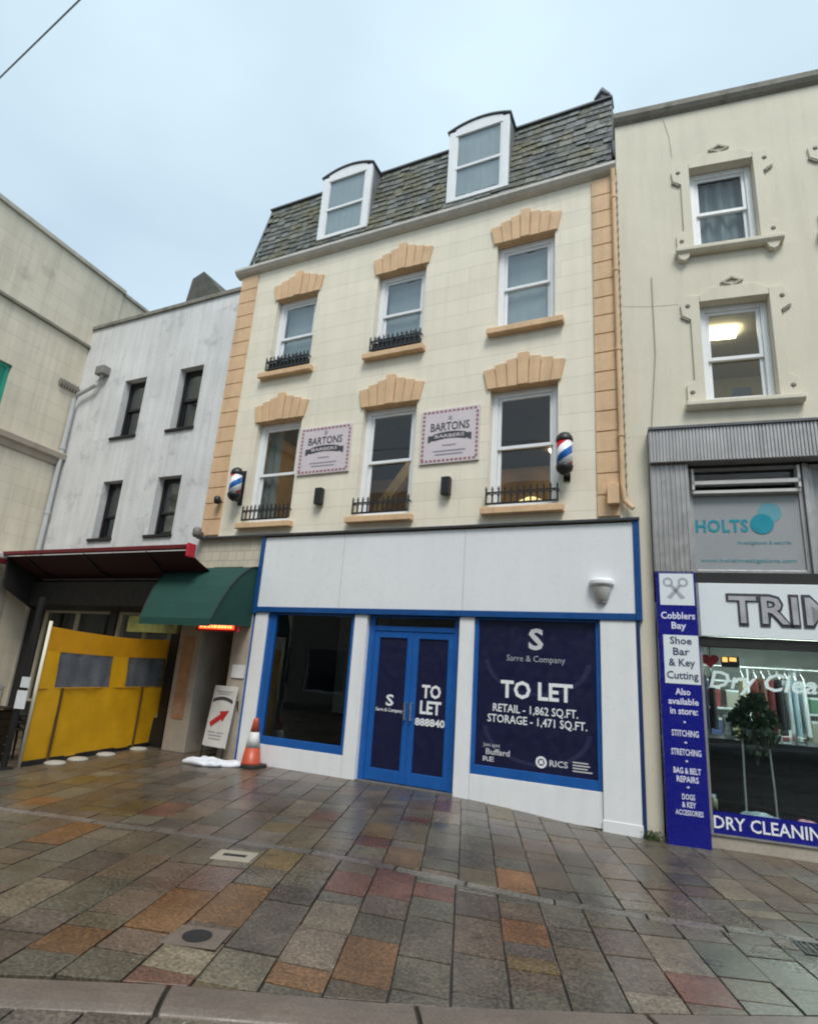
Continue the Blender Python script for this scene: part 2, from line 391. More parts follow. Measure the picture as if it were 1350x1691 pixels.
def rectframe(mb, x0, x1, z0, z1, w, y0, y1, mi=0, wb=None, wt=None):
    wb = w if wb is None else wb; wt = w if wt is None else wt
    mb.box(x0, x0+w, y0, y1, z0, z1, mi); mb.box(x1-w, x1, y0, y1, z0, z1, mi)
    mb.box(x0+w, x1-w, y0+.0015, y1-.0015, z0, z0+wb, mi); mb.box(x0+w, x1-w, y0+.0015, y1-.0015, z1-wt, z1, mi)
def room(mb, x0, x1, y0, y1, z0, z1, mi=0):
    """inside faces of a box without its front"""
    v = [(x, y, z) for z in (z0, z1) for y in (y0, y1) for x in (x0, x1)]
    mb.add(v, [(1, 3, 2, 0), (6, 7, 5, 4), (2, 3, 7, 6), (0, 2, 6, 4), (1, 5, 7, 3)], mi)

def sash_window(root, x0, x1, z0, z1, y, mat, fw=.075, rail=None, glass=m_glass, curtain=None, cmat=None, sw=.05):
    """box frame, two sliding sashes, two panes and, if asked, cloth hung behind them"""
    zm = rail if rail is not None else (z0+z1)/2
    f = MB(); rectframe(f, x0, x1, z0, z1, fw, y, y+.12, wb=.05)
    w = part('window', f, mat, root, bev=.005)
    a, b = x0+fw, x1-fw
    u = MB(); rectframe(u, a+.002, b-.002, zm-.03, z1-fw, sw, y+.025, y+.06, wb=.055); part('upper_sash', u, mat, w, bev=.004)
    l = MB(); rectframe(l, a+.002, b-.002, z0+.05, zm+.025, sw, y+.065, y+.10, wb=.07, wt=.05); part('lower_sash', l, mat, w, bev=.004)
    g = MB(); g.box(a+sw-.005, b-sw+.005, y+.040, y+.045, zm+.02, z1-fw-sw+.005); part('pane', g, glass, w)
    g = MB(); g.box(a+sw-.005, b-sw+.005, y+.080, y+.085, z0+.115, zm-.02); part('pane', g, glass, w)
    if curtain:
        c = MB(); ca, cb, cz0, cz1, amp = curtain
        ph = random.random()*6
        c.grid(lambda i, j: (ca+(cb-ca)*i, y+.17+amp*sin(i*34*(cb-ca)+ph)+amp*.5*sin(i*13+ph*2), cz0+(cz1-cz0)*j), int(60*(cb-ca)), 2)
        part('curtain', c, cmat or m_curtain, w, smooth=True)
    return w

# ------------------------------------------------------------------ ground
def gz(x, y):
    t = min(1, max(0, (x+3.3)/2.6)); return -.125*t*t*(3-2*t)
g = MB()
xs = [-90, -40, -20]+[-16+.5*i for i in range(50)]+[14, 40, 90]
ys = [-90, -40, -16, -8, 0, 12, 40, 90]
for j in range(len(ys)-1):
    for i in range(len(xs)-1):
        g.add([(xs[i+a], ys[j+b], gz(xs[i+a], 0)-.016) for a, b in ((0, 0), (1, 0), (1, 1), (0, 1))], [(0, 1, 2, 3)])
struct(part('ground', g, m_mortar))

TH = rad(109.5); DU = Vector((cos(TH), sin(TH))); DN = Vector((DU.y, -DU.x))     # course direction, across courses
RW = .335; PH = -3.15
BAND = (Vector((-4.65, -3.80)), Vector((.74, -2.53)))       # narrow drain course, edge nearest the camera
KERB = (Vector((-3.23, -6.08)), Vector((-1.03, -4.73)))
def half(line, shift=0, keep=1):
    a, b = line; d = (b-a).normalized(); n = Vector((-d.y, d.x))*keep
    return (a+Vector((-d.y, d.x))*shift, n)
def clip(poly, hp):
    p0, n = hp; outp = []
    for i in range(len(poly)):
        a, b = poly[i], poly[(i+1) % len(poly)]; da, db = (a-p0).dot(n), (b-p0).dot(n)
        if da >= 0: outp.append(a)
        if da*db < 0: outp.append(a+(b-a)*(da/(da-db)))
    return outp
def area(p): return abs(sum(p[i].x*p[(i+1) % len(p)].y-p[(i+1) % len(p)].x*p[i].y for i in range(len(p))))/2
PAL = {'grey': (.108, .091, .070), 'green': (.101, .090, .068), 'brown': (.112, .086, .060), 'pink': (.122, .086, .064), 'red': (.128, .064, .046),
       'orange': (.160, .086, .040), 'beige': (.160, .130, .094), 'dark': (.086, .073, .057), 'tan': (.125, .086, .046)}
SPOT = {'orange': [(-1.3, -3.67), (-1.84, -4.94), (-1.16, -4.95), (-2.94, -4.82), (-2.03, -5.26), (-3.45, -5.59), (-5.25, -4.23), (-6.59, -3.63), (-1.34, -2.66)],
        'tan': [(-5.59, -3.46), (-7.22, -2.51), (-6.51, -2.35)],
        'red': [(-1.95, -3.59), (-2.55, -3.77), (-2.29, -3.48), (-.1, -3.69), (-2.71, -5.6), (-5.15, -3.05), (-2.92, -2.68), (-2.95, -1.51), (-3.79, -2.37)],
        'pink': [(-3.76, -4.52), (-3.32, -4.59), (-2.93, -5.55), (-3.44, -4.09)],
        'beige': [(-2.35, -4.32), (-2.23, -4.63), (-2.04, -5.01), (-2.26, -5.38), (-.57, -2.36), (-4.03, -5.51), (-3.64, -3.79), (.57, -2.1), (-.13, -4.12)],
        'green': [(-2.44, -4.08), (-3.23, -5.88), (-3.77, -4.99), (-.51, -4.25), (-1.51, -2.16)]}
def pick():
    return random.choices(['grey', 'green', 'brown', 'pink', 'red', 'orange', 'beige', 'dark', 'tan'], [38, 18, 27, 7, 1.2, .6, 2, 7, 4])[0]
def inside(p, poly):
    s = 0
    for i in range(len(poly)):
        a, b = poly[i], poly[(i+1) % len(poly)]; c = (b.x-a.x)*(p.y-a.y)-(b.y-a.y)*(p.x-a.x)
        if s == 0: s = 1 if c > 0 else -1
        elif c*s < 0: return False
    return True
class Slabs:
    def __init__(s): s.mb = MB(); s.col = []
    def slab(s, poly, col, gap=.0075, h=.004):
        if len(poly) < 3 or area(poly) < .004: return
        c = sum(poly, Vector((0, 0)))/len(poly)
        if (poly[1]-poly[0]).cross(poly[2]-poly[1]) < 0: poly = poly[::-1]
        def ins(k): return [p-(p-c).normalized()*min(k*1.3, (p-c).length*.4) for p in poly]
        a, b = ins(gap), ins(gap+.0025); n = len(poly)
        dz = random.uniform(-.0025, .0025); tx, ty = random.uniform(-.004, .004), random.uniform(-.004, .004)
        va = [(p.x, p.y, gz(p.x, 0)-.014) for p in a]
        vb = [(p.x, p.y, gz(p.x, 0)+h-.0012+dz+(p.x-c.x)*tx+(p.y-c.y)*ty) for p in a]
        vc = [(p.x, p.y, gz(p.x, 0)+h+dz+(p.x-c.x)*tx+(p.y-c.y)*ty) for p in b]
        fs = [tuple(range(2*n, 3*n))]+[(i, (i+1) % n, n+(i+1) % n, n+i) for i in range(n)]+[(n+i, n+(i+1) % n, 2*n+(i+1) % n, 2*n+i) for i in range(n)]
        s.mb.add(va+vb+vc, fs); s.col += [col]*len(fs)
    def build(s, name, mat):
        o = part(name, s.mb, mat); me = o.data; ca = me.color_attributes.new('stone', 'FLOAT_COLOR', 'CORNER')
        for p, c in zip(me.polygons, s.col):
            for li in p.loop_indices: ca.data[li].color = (*c, 1)
        return struct(o)
def jit(c, v=.16):
    k = random.uniform(1-v, 1+v); return tuple(x*k*random.uniform(.95, 1.05) for x in c)
def field(sl, hps, rw, ph, u0, u1, n0, n1, lens, spots=True, offs=0, dirn=(DU, DN), pal=None):
    du, dn = dirn
    k0 = math.floor((n0-ph)/rw)
    for k in range(k0, int((n1-ph)/rw)+1):
        na, nb = ph+k*rw, ph+(k+1)*rw
        rnd = random.Random(k*131+offs); u = u0+rnd.random()*.6
        while u < u1:
            L = rnd.choices(lens, [3, 4, 4, 3, 2])[0]*rnd.uniform(.85, 1.15)
            poly = [du*u+dn*na, du*u+dn*nb, du*(u+L)+dn*nb, du*(u+L)+dn*na]
            kind = pick()
            if spots:
                for kk, pts in SPOT.items():
                    if any(inside(Vector(q), poly) for q in pts): kind = kk
            poly = [p_+Vector((rnd.uniform(-.005, .005), rnd.uniform(-.005, .005))) for p_ in poly]
            for hp in hps:
                poly = clip(poly, hp)
                if len(poly) < 3: break
            if len(poly) >= 3: sl.slab(poly, jit((pal or PAL)[kind]))
            u += L
sl = Slabs()
LN = [.20, .32, .44, .56, .74]
field(sl, [half(BAND, .12, 1), (Vector((0, .9)), Vector((0, -1)))], RW, PH+.02, -8, 9, -16, 11, LN, offs=5)
field(sl, [half(BAND, 0, -1), half(KERB, 0, 1)], RW, PH, -13, 7, -16, 11, LN, offs=900)
bd = (BAND[1]-BAND[0]).normalized(); bn = Vector((-bd.y, bd.x)); u = -14
while u < 14:
    L = random.uniform(.5, .9); a = BAND[0]+bd*u; b = BAND[0]+bd*(u+L)
    sl.slab([a, b, b+bn*.12, a+bn*.12], jit((.15, .135, .12), .12)); u += L
sl.build('pavement', m_slab)
sr = Slabs()
field(sr, [half(KERB, -.27, -1)], .30, 0, -22, 6, -22, 14, [.3, .36, .42, .5, .6], spots=False, offs=77,
      pal={k: (.115, .10, .082) for k in PAL})
sr.build('road', m_slab)
kd = (KERB[1]-KERB[0]).normalized(); kn = Vector((-kd.y, kd.x)); kb = MB()
u = (Vector((-2.50, -5.66))-KERB[0]).dot(kd)-1.28*14
for i in range(30):
    a = KERB[0]+kd*(u+.012)-kn*.005; b = KERB[0]+kd*(u+1.268)-kn*.005
    prof = [(0, -.02), (0, .004), (-.02, .012), (-.12, .018), (-.21, .014), (-.25, .002), (-.262, -.02)]
    n = len(prof); vs = []
    for p in (a, b):
        vs += [(p.x+kn.x*q, p.y+kn.y*q, gz(p.x, 0)+z) for q, z in prof]
    kb.add(vs, [tuple(range(n)), tuple(range(2*n-1, n-1, -1))]+[(j, n+j, n+j+1, j+1) for j in range(n-1)])
    u += 1.28
struct(part('kerb', kb, m_kerb, bev=.01))

# small covers let into the paving
def cover(x, y, rz, label, round_):
    t = thing('access_cover', label, 'cover', (x, y, gz(x, 0)), rz, 'access covers in the paving', local=True)
    f = MB(); f.box(-.17, .17, -.13, .13, .0, .010); part('frame', f, m_kerb if round_ else pbr('pale_cover_stone', (.30, .27, .21), .5, .12), t, bev=.004)
    l = MB()
    if round_: l.lathe([(.088, .0), (.088, .013), (.075, .015)], n=20)
    else: l.box(-.10, .10, -.028, .028, .004, .0125)
    part('lid', l, m_black, t)
cover(-3.60, -3.90, TH-pi/2, 'pale square stone cover with a dark slot, beside the drain course', False)
cover(-2.77, -5.19, TH-pi/2, 'worn stone cover with a small dark round lid, nearer the kerb', True)
t = thing('drain_grate', 'black iron drain grate in the paving at the right edge', 'drain', (.80, -2.64, gz(.78, 0)), rad(13), local=True)
f = MB(); rectframe(f, -.2, .2, -.1, .1, .02, 0, 1)
f = MB(); f.box(-.2, .2, -.12, -.10, .004, .012); f.box(-.2, .2, .10, .12, .004, .012); f.box(-.2, -.18, -.1, .1, .004, .012); f.box(.18, .2, -.1, .1, .004, .012)
part('frame', f, m_black, t)
f = MB()
for i in range(8): f.box(-.17+i*.045, -.15+i*.045, -.1, .1, .004, .011)
part('bars', f, m_black, t)
f = MB(); f.lathe([(.14, .0), (.14, .011), (.12, .013)], n=22)
tag(part('drain_cover', f, m_black, None, off=(-6.95, -4.02, 0)), 'dark round iron cover in the paving at the left edge', 'drain')
for v in bpy.data.objects['drain_cover'].data.vertices: v.co += Vector((6.95, 4.02, 0))

# ------------------------------------------------------------------ main building
H = thing('townhouse', 'cream terraced house with apricot quoins, mansard roof and an empty white and blue shopfront', 'building', (-4.6, 0, 0))
WIN = [(-7.48, -6.47, 7.27, 9.01), (-5.08, -4.06, 7.26, 9.01), (-2.70, -1.69, 7.29, 9.03),
       (-7.53, -6.48, 4.13, 6.21), (-5.12, -4.06, 4.13, 6.20), (-2.74, -1.64, 4.15, 6.20)]
w_ = wall(MB(), -8.55, -.665, 3.86, 9.90, 0, .30, WIN)
part('wall', w_, m_cream, H)
b_ = MB(); b_.box(-8.55, -8.35, .302, 8, 0, 9.9); b_.box(-.9, -.70, .302, 8, 0, 9.9); b_.box(-8.35, -.9, 7.8, 8, 0, 9.9)
b_.box(-8.35, -.9, .31, 7.8, 6.75, 6.95); b_.box(-8.35, -.9, .31, 7.8, 3.62, 3.82)
part('party_walls', b_, m_int_grey, H)
i_ = MB(); room(i_, -8.3, -.95, .305, 5, 6.96, 9.85); part('upper_room', i_, m_int_grey, H)
i_ = MB(); room(i_, -8.3, -.95, .306, 5, 3.83, 6.74); part('barber_room', i_, m_int_tan, H)
i_ = MB(); i_.prism([(-6.0, 3.9), (-5.75, 3.9), (-4.2, 6.0), (-4.45, 6.0)], 1.2, 1.35); part('stair_rail', i_, pbr('pale_stair', (.42, .33, .2), .6), H)
m_lampw = emit('warm_lamp_and_fill', (1, .76, .46), 15)
for x_, y_ in ((-6.9, 1.3), (-4.8, .45), (-2.3, .45), (-4.8, 3.9), (-2.3, 3.9)): part('ceiling_lamp_and_fill', MB().box(x_-.3, x_+.3, y_, y_+.2, 6.60, 6.64), m_lampw, H)  # first is the lamp behind the left window; the others are added room fill
i_ = MB(); i_.box(-8.29, -.96, .32, 4.99, 6.66, 6.72); part('dark_ceiling', i_, pbr('dark_brown_ceiling', (.055, .038, .024), .7), H)
i_ = MB(); i_.lathe([(.30, 0), (.24, .16), (.10, .24)], (-2.35, 1.3, 4.45), 16); part('table_lamp', i_, emit('lamp_shade', (1, .75, .35), .9), H)
for s, (x0, x1) in enumerate(((-8.555, -8.11), (-1.08, -.775))):
    q = MB(); z = 3.92; n = 18; hh = (9.80-z)/n
    for i in range(n): q.box(x0, x1, -.032-(i % 2)*.0, .02, z+i*hh+.008, z+(i+1)*hh-.008)
    q.box(x0+.01, x1-.01, -.012, .02, z, 9.8)
    part('quoin_strip', q, m_orange, H, bev=.006)
def lintel(x0, x1, zb, k):
    q = MB(); n = 7; hs = [.37, .44, .50, .57, .50, .44, .37]; xc = (x0+x1)/2; a = x0-.05; b = x1+.05
    for i in range(n):
        l0, l1 = a+(b-a)*i/n, a+(b-a)*(i+1)/n
        def top(x): return xc+(x-xc)*1.13
        g_ = .006
        hl = hs[i]-(.022 if i < 3 else 0); hr = hs[i]-(.022 if i > 3 else 0)
        q.prism([(l0+g_, zb), (l1-g_, zb), (top(l1)-g_, zb+hr), (top(l0)+g_, zb+hl)], -.065 if i == 3 else -.042, .06)
    q.box(x0+.003, x1-.003, .062, .20, zb-.004, zb+.05)
    q.box(a+.02, b-.02, -.02, .058, zb+.01, zb+.30)
    part('lintel', q, m_orange, H, bev=.006)
SILL = [(-7.68, -6.40), (-5.24, -4.0), (-2.83, -1.55), (-7.69, -6.43), (-5.27, -4.01), (-2.83, -1.56)]
for k, (x0, x1, z0, z1) in enumerate(WIN):
    lintel(x0, x1, z1-.012, k)
    q = MB(); s0, s1 = SILL[k]; q.prismx([(-.13, z0-.12), (.14, z0-.12), (.14, z0+.006), (-.13, z0-.012)], *[dep(v, z0, -.06)[0] for v in (s0, s1)])
    part('sill', q, m_orange, H, bev=.012)
    up = k < 3
    zm = {0: 8.13, 1: 8.15, 2: 8.17, 3: 5.13, 4: 5.17, 5: 5.20}[k]
    cur = (x0+.13, x1-.1, z0+(.2, .32, .12)[k], z1-.1, (.004, .003, .002)[k]) if up else ((x0+.1, x0+.42, z0+.15, z1-.1, .02) if k == 3 else None)
    sash_window(H, x0+.003, x1-.003, z0+.008, z1-.02, .125, m_white, fw=.10, rail=zm, glass=m_glassu if up else m_glass, curtain=cur, cmat=m_blind if up else m_int_grey)
# roof
rf = MB()
def onroof(z): return .04+.47*(z-9.95)/2.1
nrow, zb, zt = 13, 9.96, 12.05
rf.prismx([(.06, 9.93), (6.2, 9.93), (6.2, 12.05), (.54, 12.05), (.53, 12.03)], -8.46, -.76)
rr = random.Random(3)
for r in range(nrow):
    z0 = zb+(zt-zb)*r/nrow; z1 = z0+(zt-zb)/nrow*1.25; x = -8.5+(.12 if r % 2 else 0)
    while x < -.76:
        x1 = min(x+rr.uniform(.15, .25), -.75); xa = max(x, -8.48)
        if x1-xa > .03:
            d = rr.uniform(0, .014); dz = rr.uniform(-.028, .022)
            ya, yb = onroof(z0)-.024-d, onroof(z1)-.006
            rf.add([(xa+.003, ya, z0+dz), (x1-.003, ya, z0+dz), (x1-.003, yb, z1), (xa+.003, yb, z1), (xa+.003, ya+.012, z0+dz), (x1-.003, ya+.012, z0+dz)], [(0, 1, 2, 3), (4, 5, 1, 0)])
        x = x1
roof = part('roof', rf, m_slate, H)
rf = MB(); rf.prismx([(-.005, 9.95), (.05, 9.95), (.56, 12.06), (.50, 12.06)], -8.52, -8.475); part('verge', rf, m_lead, roof)
rf = MB(); rf.box(-8.53, -.74, .45, .72, 12.062, 12.10); part('roof_edge', rf, m_lead, roof)
rf = MB(); rf.lathe([(.10, 0), (.10, .16), (.15, .18), (.15, .22), (.02, .42)], (-.93, .58, 12.08), 4); part('finial', rf, m_lead, roof)
gt = MB(); gt.prismx([(-.02, 9.84), (-.10, 9.87), (-.15, 9.93), (-.15, 9.985), (-.13, 9.985), (-.12, 9.95), (.06, 9.95), (.06, 9.84)], -8.70, -.68)
part('gutter', gt, m_gutter, H)
m_leadp = pbr('pale_lead', (.20, .21, .22), .55, .2, 4, .1, 40, .2, streak=.25)
def dormer(x0, x1, z0, z1, zc):
    xc = (x0+x1)/2; n = 12
    arc = [(x1-(x1-x0)*i/n, z1+(zc-z1)*(1-((i/n)*2-1)**2)) for i in range(n+1)]
    d = MB(); d.prism([(x0, z0-.2), (x1, z0-.2)]+arc, .16, 1.2)
    D_ = part('dormer', d, m_leadp, H)
    d = MB(); outer = [(x0-.03, z0), (x1+.03, z0)]
    top = [(x1+.04-(x1-x0+.08)*i/n, z1+.008+(zc-z1)*(1-((i/n)*2-1)**2)) for i in range(n+1)]
    low = [(a, b-.028) for a, b in top][::-1]
    d.prism(low+top, .06, 1.25); part('dormer_roof', d, m_lead, D_)
    d = MB(); fw = .13
    d.box(x0, x0+fw, .085, .158, z0, z1-.03); d.box(x1-fw, x1, .085, .158, z0, z1-.03); d.box(x0+fw, x1-fw, .087, .157, z0, z0+.08)
    hd = [(x1-fw-(x1-x0-2*fw)*i/n, z1-.02+(zc-z1)*(1-((fw+(x1-x0-2*fw)*i/n)/(x1-x0)*2-1)**2)-.015) for i in range(n+1)]
    d.prism([(x0+fw, z1-.15), (x1-fw, z1-.15)]+hd, .087, .157)
    zm = (z0+z1)/2-.08
    d.box(x0+fw, x1-fw, .095, .15, zm-.03, zm+.03); d.box(x0+fw, x0+fw+.045, .10, .15, z0+.08, z1-.15); d.box(x1-fw-.045, x1-fw, .10, .15, z0+.08, z1-.15)
    part('window_frame', d, m_white, D_, bev=.006)
    d = MB(); d.box(x0+fw+.04, x1-fw-.04, .125, .13, z0+.07, zm-.02); d.box(x0+fw+.04, x1-fw-.04, .125, .13, zm+.02, z1-.12); part('pane', d, m_glassu, D_)
    d = MB(); d.grid(lambda i, j: (x0+fw+(x1-x0-2*fw)*i, .150+.004*sin(i*40), z0+.08+(z1-z0-.2)*j), 40, 2); part('blind', d, m_blind, D_, smooth=True)
dormer(-6.76, -5.54, 10.38, 12.02, 12.17)
dormer(-3.79, -2.57, 10.36, 12.08, 12.22)
# ground floor
p = MB(); wall(p, -8.55, -6.98, 3.30, 3.86, .0, .3, []); part('tile_band', p, m_tile, H)
p = MB()
p.box(-8.62, -8.08, -.05, .95, 0, 3.295); part('stone_pier', p, m_stone, H, bev=.01)
p = MB(); p.box(-8.50, -8.22, -.062, -.045, .55, 2.0); part('stone_panel', p, m_stone_or, H)
p = MB(); p.box(-7.36, -6.975, -.04, .95, 0, 3.295); part('stone_pier', p, m_stone, H, bev=.01)
p = MB(); p.box(-8.07, -7.37, .90, .95, 0, 2.3); p.box(-8.07, -7.37, -.02, .9, 2.3, 3.29); part('passage_door', p, m_dark, H)
p = MB(); p.box(-6.90, -.62, -.05, .06, 2.565, 3.82); fas = part('fascia', p, m_white_panel, H, bev=.004)
p = MB()
for x in (-5.22, -3.05): p.box(x-.004, x+.004, -.0525, -.04, 2.57, 3.815)
part('panel_joint', p, pbr('panel_joint', (.42, .43, .45), .6), fas)
p = MB(); p.box(-6.985, -6.905, -.07, .3, 2.45, 3.83); p.box(-.615, -.535, -.07, .2, 2.475, 3.86); p.box(-6.90, -.62, -.068, .05, 2.475, 2.562)
part('fascia_trim', p, pbr('dark_blue_trim_paint', (.009, .068, .235), .35, .12, 3, .05, 60, .05), H, bev=.005)
p = MB(); p.box(-.615, -.575, -.05, .2, -.125, 2.473); part('edge_strip', p, m_bluedk, H)
p = MB(); p.prismx([(-.10, 3.845), (.02, 3.87), (.02, 3.91), (-.11, 3.875)], -8.56, -.53); part('flashing', p, m_lead, H)
p = MB(); p.box(-6.9, -.62, -.03, .25, 2.50, 2.56); part('shopfront_head', p, m_bluedk, H)
def pil(x0, x1, z0, name='pilaster', yf=-.03):
    q = MB(); q.box(x0, x1, yf, .2, z0, 2.473); q.box(x0-.012, x1+.012, yf-.008, .19, z0, z0+.14) if name == 'pier' else None
    part(name, q, m_white, H, bev=.006)
pil(-6.93, -6.66, 0); pil(-4.90, -4.67, 0); pil(-3.09, -2.86, -.02); pil(-1.075, -.625, -.125, 'pier', -.045)
p = MB(); p.box(-6.975, -6.935, -.02, .2, 0, 2.45); p.box(-6.655, -6.56, .0, .12, .33, 2.47); part('side_trim', p, m_blue, H)
for a, b, zz in ((-6.655, -4.905, 0), (-2.855, -1.08, -.1)):
    p = MB(); p.box(a, b, -.012, .2, zz, .32); part('stall_riser', p, m_white, H, bev=.004)
def shopwin(a, b):
    q = MB(); rectframe(q, a, b, .325, 2.47, .06, .0, .08, wb=.12, wt=.03); w = part('shop_window', q, m_blue, H, bev=.004)
    q = MB(); q.box(a+.05, b-.05, .035, .043, .43, 2.45); part('pane', q, m_glassd, w); return w
shopwin(-6.555, -4.905); wr = shopwin(-2.855, -1.08)
p = MB(); rectframe(p, -4.665, -3.095, -.02, 2.47, .10, .06, .14, wb=.03, wt=.03); p.box(-4.565, -3.195, .062, .138, 2.235, 2.31); part('door_frame', p, m_blue, H, bev=.004)
p = MB(); p.box(-4.565, -3.195, .095, .102, 2.312, 2.438); part('transom_pane', p, m_glassd, H)
for k, (a, b) in enumerate(((-4.562, -3.882), (-3.878, -3.198))):
    q = MB(); rectframe(q, a, b, .03, 2.23, .095, .075, .125, wb=.17, wt=.10); d = part('door', q, m_blue, H, bev=.005)
    q = MB(); q.box(a+.09, b-.09, .098, .105, .195, 2.135); part('vinyl_panel', q, m_navy, d)
    q = MB(); xh = -3.93 if k == 0 else -3.83
    q.tube([(xh, .075, .93), (xh, .02, .93), (xh, .02, 1.17), (xh, .075, 1.17)], .013, 8); part('handle', q, m_steel, d)
    q = MB(); cx = (a+b)/2
    if k == 0:
        q.text('S', cx, .092, 1.11, .13, .16, depth=.004, bold=.02); q.text('Sarre & Company', cx, .092, 1.02, .46, .05, depth=.004, bold=.01)
    else:
        q.text('TO', cx+.0, .092, 1.27, .31, .18, depth=.004, bold=.03); q.text('LET', cx, .092, 1.04, .34, .18, depth=.004, bold=.03); q.text('888840', cx, .092, .87, .48, .10, depth=.004, bold=.03)
    part('lettering', q, m_letter, d)
p = MB(); p.box(-4.665, -3.095, -.03, .2, -.03, .02); part('door_step', p, m_channel, H, bev=.008)
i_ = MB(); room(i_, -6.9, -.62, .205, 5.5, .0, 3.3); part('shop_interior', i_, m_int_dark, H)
i_ = MB(); i_.box(-6.6, -5.45, 2.3, 2.45, .75, 2.95); part('partition', i_, pbr('pale_partition', (.42, .44, .40), .8), H)
i_ = MB(); i_.box(-4.66, -3.10, .75, .8, .0, 3.2); part('lobby_screen', i_, m_int_dark, H)
dp = MB(); xx = -.728
dp.tube([(xx, -.10, 9.86), (xx, -.075, 9.6), (xx, -.075, 4.35), (-.70, -.08, 4.12), (-.60, -.10, 4.0)], .036, 10)
for z in (5.1, 6.5, 7.9, 9.3): dp.lathe([(.046, 0), (.046, .06)], (xx, -.075, z), 10)
dp = part('downpipe', dp, m_orange, H, smooth=False)
q = MB(); q.box(-.93, -.775, -.15, -.02, 4.08, 4.38); tag(part('junction_box', q, m_orange, None, bev=.006), 'apricot painted box on the right quoin strip beside the downpipe', 'box')
q = MB(); q.box(-.690, -.672, -.006, .02, 4.2, 9.7)
for i in range(36): q.box(-.694, -.670, -.022, .02, 4.2+i*.155, 4.245+i*.155)
part('toothing', q, m_cap, H)

# to let poster filling the right shop window
t = thing('to_let_poster', 'navy TO LET poster filling the right-hand shop window', 'poster', (-1.97, .02, .43))
q = MB(); q.box(-2.80, -1.13, .024, .032, .44, 2.44); part('sheet', q, m_navy, t)
for rad_, cx_, cz_ in ((.62, -1.95, 1.9), (.62, -1.95, 1.0)):
    q = MB()
    for k in range(40):
        a0, a1 = pi*(1.02+k*.96/40), pi*(1.02+(k+1)*.96/40)
        q.add([(cx_+r_*cos(a_)*1.15, .0228, cz_+r_*sin(a_)*.75) for a_, r_ in ((a0, rad_-.03), (a1, rad_-.03), (a1, rad_+.03), (a0, rad_+.03))], [(0, 1, 2, 3)])
    part('swirl_pattern', q, m_navyline, t)
q = MB()
q.text('Sarre & Company', -1.96, .019, 1.875, .82, .085, bold=-.005)
part('company_name', q, pbr('grey_vinyl_letter', (.45, .45, .50), .4), t)
q = MB(); q.text('S', -1.955, .019, 2.05, .21, .28, bold=.03); part('emblem', q, pbr('pale_emblem', (.60, .60, .62), .4), t)
q = MB(); q.text('TO LET', -1.95, .019, 1.375, 1.0, .225, bold=.028)
q.text('RETAIL - 1,862 SQ.FT.', -1.97, .019, 1.175, 1.17, .105, bold=.012); q.text('STORAGE - 1,471 SQ.FT.', -1.95, .019, 1.03, 1.36, .105, bold=.012)
part('lettering', q, m_letter, t)
m_sp = pbr('pale_small_print', (.55, .55, .58), .4)
for body, x, z, w, h, b in (('Joint agent', -2.68, .70, .24, .05, 0), ('Buffard', -2.64, .60, .34, .075, .02), ('RE', -2.68, .51, .16, .06, .02), ('RICS', -1.76, .545, .24, .075, .02)):
    part('small_print', MB().text(body, x, .019, z, w, h, align='l', bold=b), m_sp, t)
q = MB()
for i, (z, w) in enumerate(((.62, .2), (.585, .22), (.55, .19), (.515, .25))): q.box(-1.46, -1.46+w, .019, .022, z, z+.016)
part('small_print', q, m_sp, t)
q = MB()
for k in range(20):
    a0, a1 = 2*pi*k/20, 2*pi*(k+1)/20
    q.add([(-1.87+r_*cos(a_), .019, .58+r_*sin(a_)) for a_, r_ in ((a0, .045), (a1, .045), (a1, .075), (a0, .075))], [(0, 1, 2, 3)])
q.box(-1.895, -1.845, .019, .021, .555, .605); part('seal', q, m_letter, t)

# floodlight bowl on the fascia
t = thing('wall_lamp', 'white bowl shaped lamp mounted at the right end of the white fascia', 'lamp', (-1.04, -.05, 2.85))
q = MB(); n = 14
def half_lathe(mb, prof, cx, cy, cz, mi=0):
    vs = []; m = len(prof)
    for r_, z in prof: vs += [(cx-r_*cos(pi*k/n), cy-r_*sin(pi*k/n), cz+z) for k in range(n+1)]
    fs = [(i*(n+1)+k, i*(n+1)+k+1, (i+1)*(n+1)+k+1, (i+1)*(n+1)+k) for i in range(m-1) for k in range(n)]
    fs += [tuple(range(n, -1, -1)), tuple(range((m-1)*(n+1), m*(n+1)))]
    mb.add(vs, fs)
half_lathe(q, [(.05, 0), (.085, .03), (.12, .15), (.13, .22)], -1.04, -.052, 2.72); part('bowl', q, pbr('grey_glass_bowl', (.50, .49, .46), .4, .1), t, smooth=True)
q = MB(); half_lathe(q, [(.15, .0), (.165, .02), (.165, .06), (.14, .09)], -1.04, -.0525, 2.935); part('cap', q, m_white, t, smooth=False)
q = MB(); half_lathe(q, [(.06, -.02), (.065, .01)], -1.04, -.0522, 2.72); part('base', q, m_alu, t)

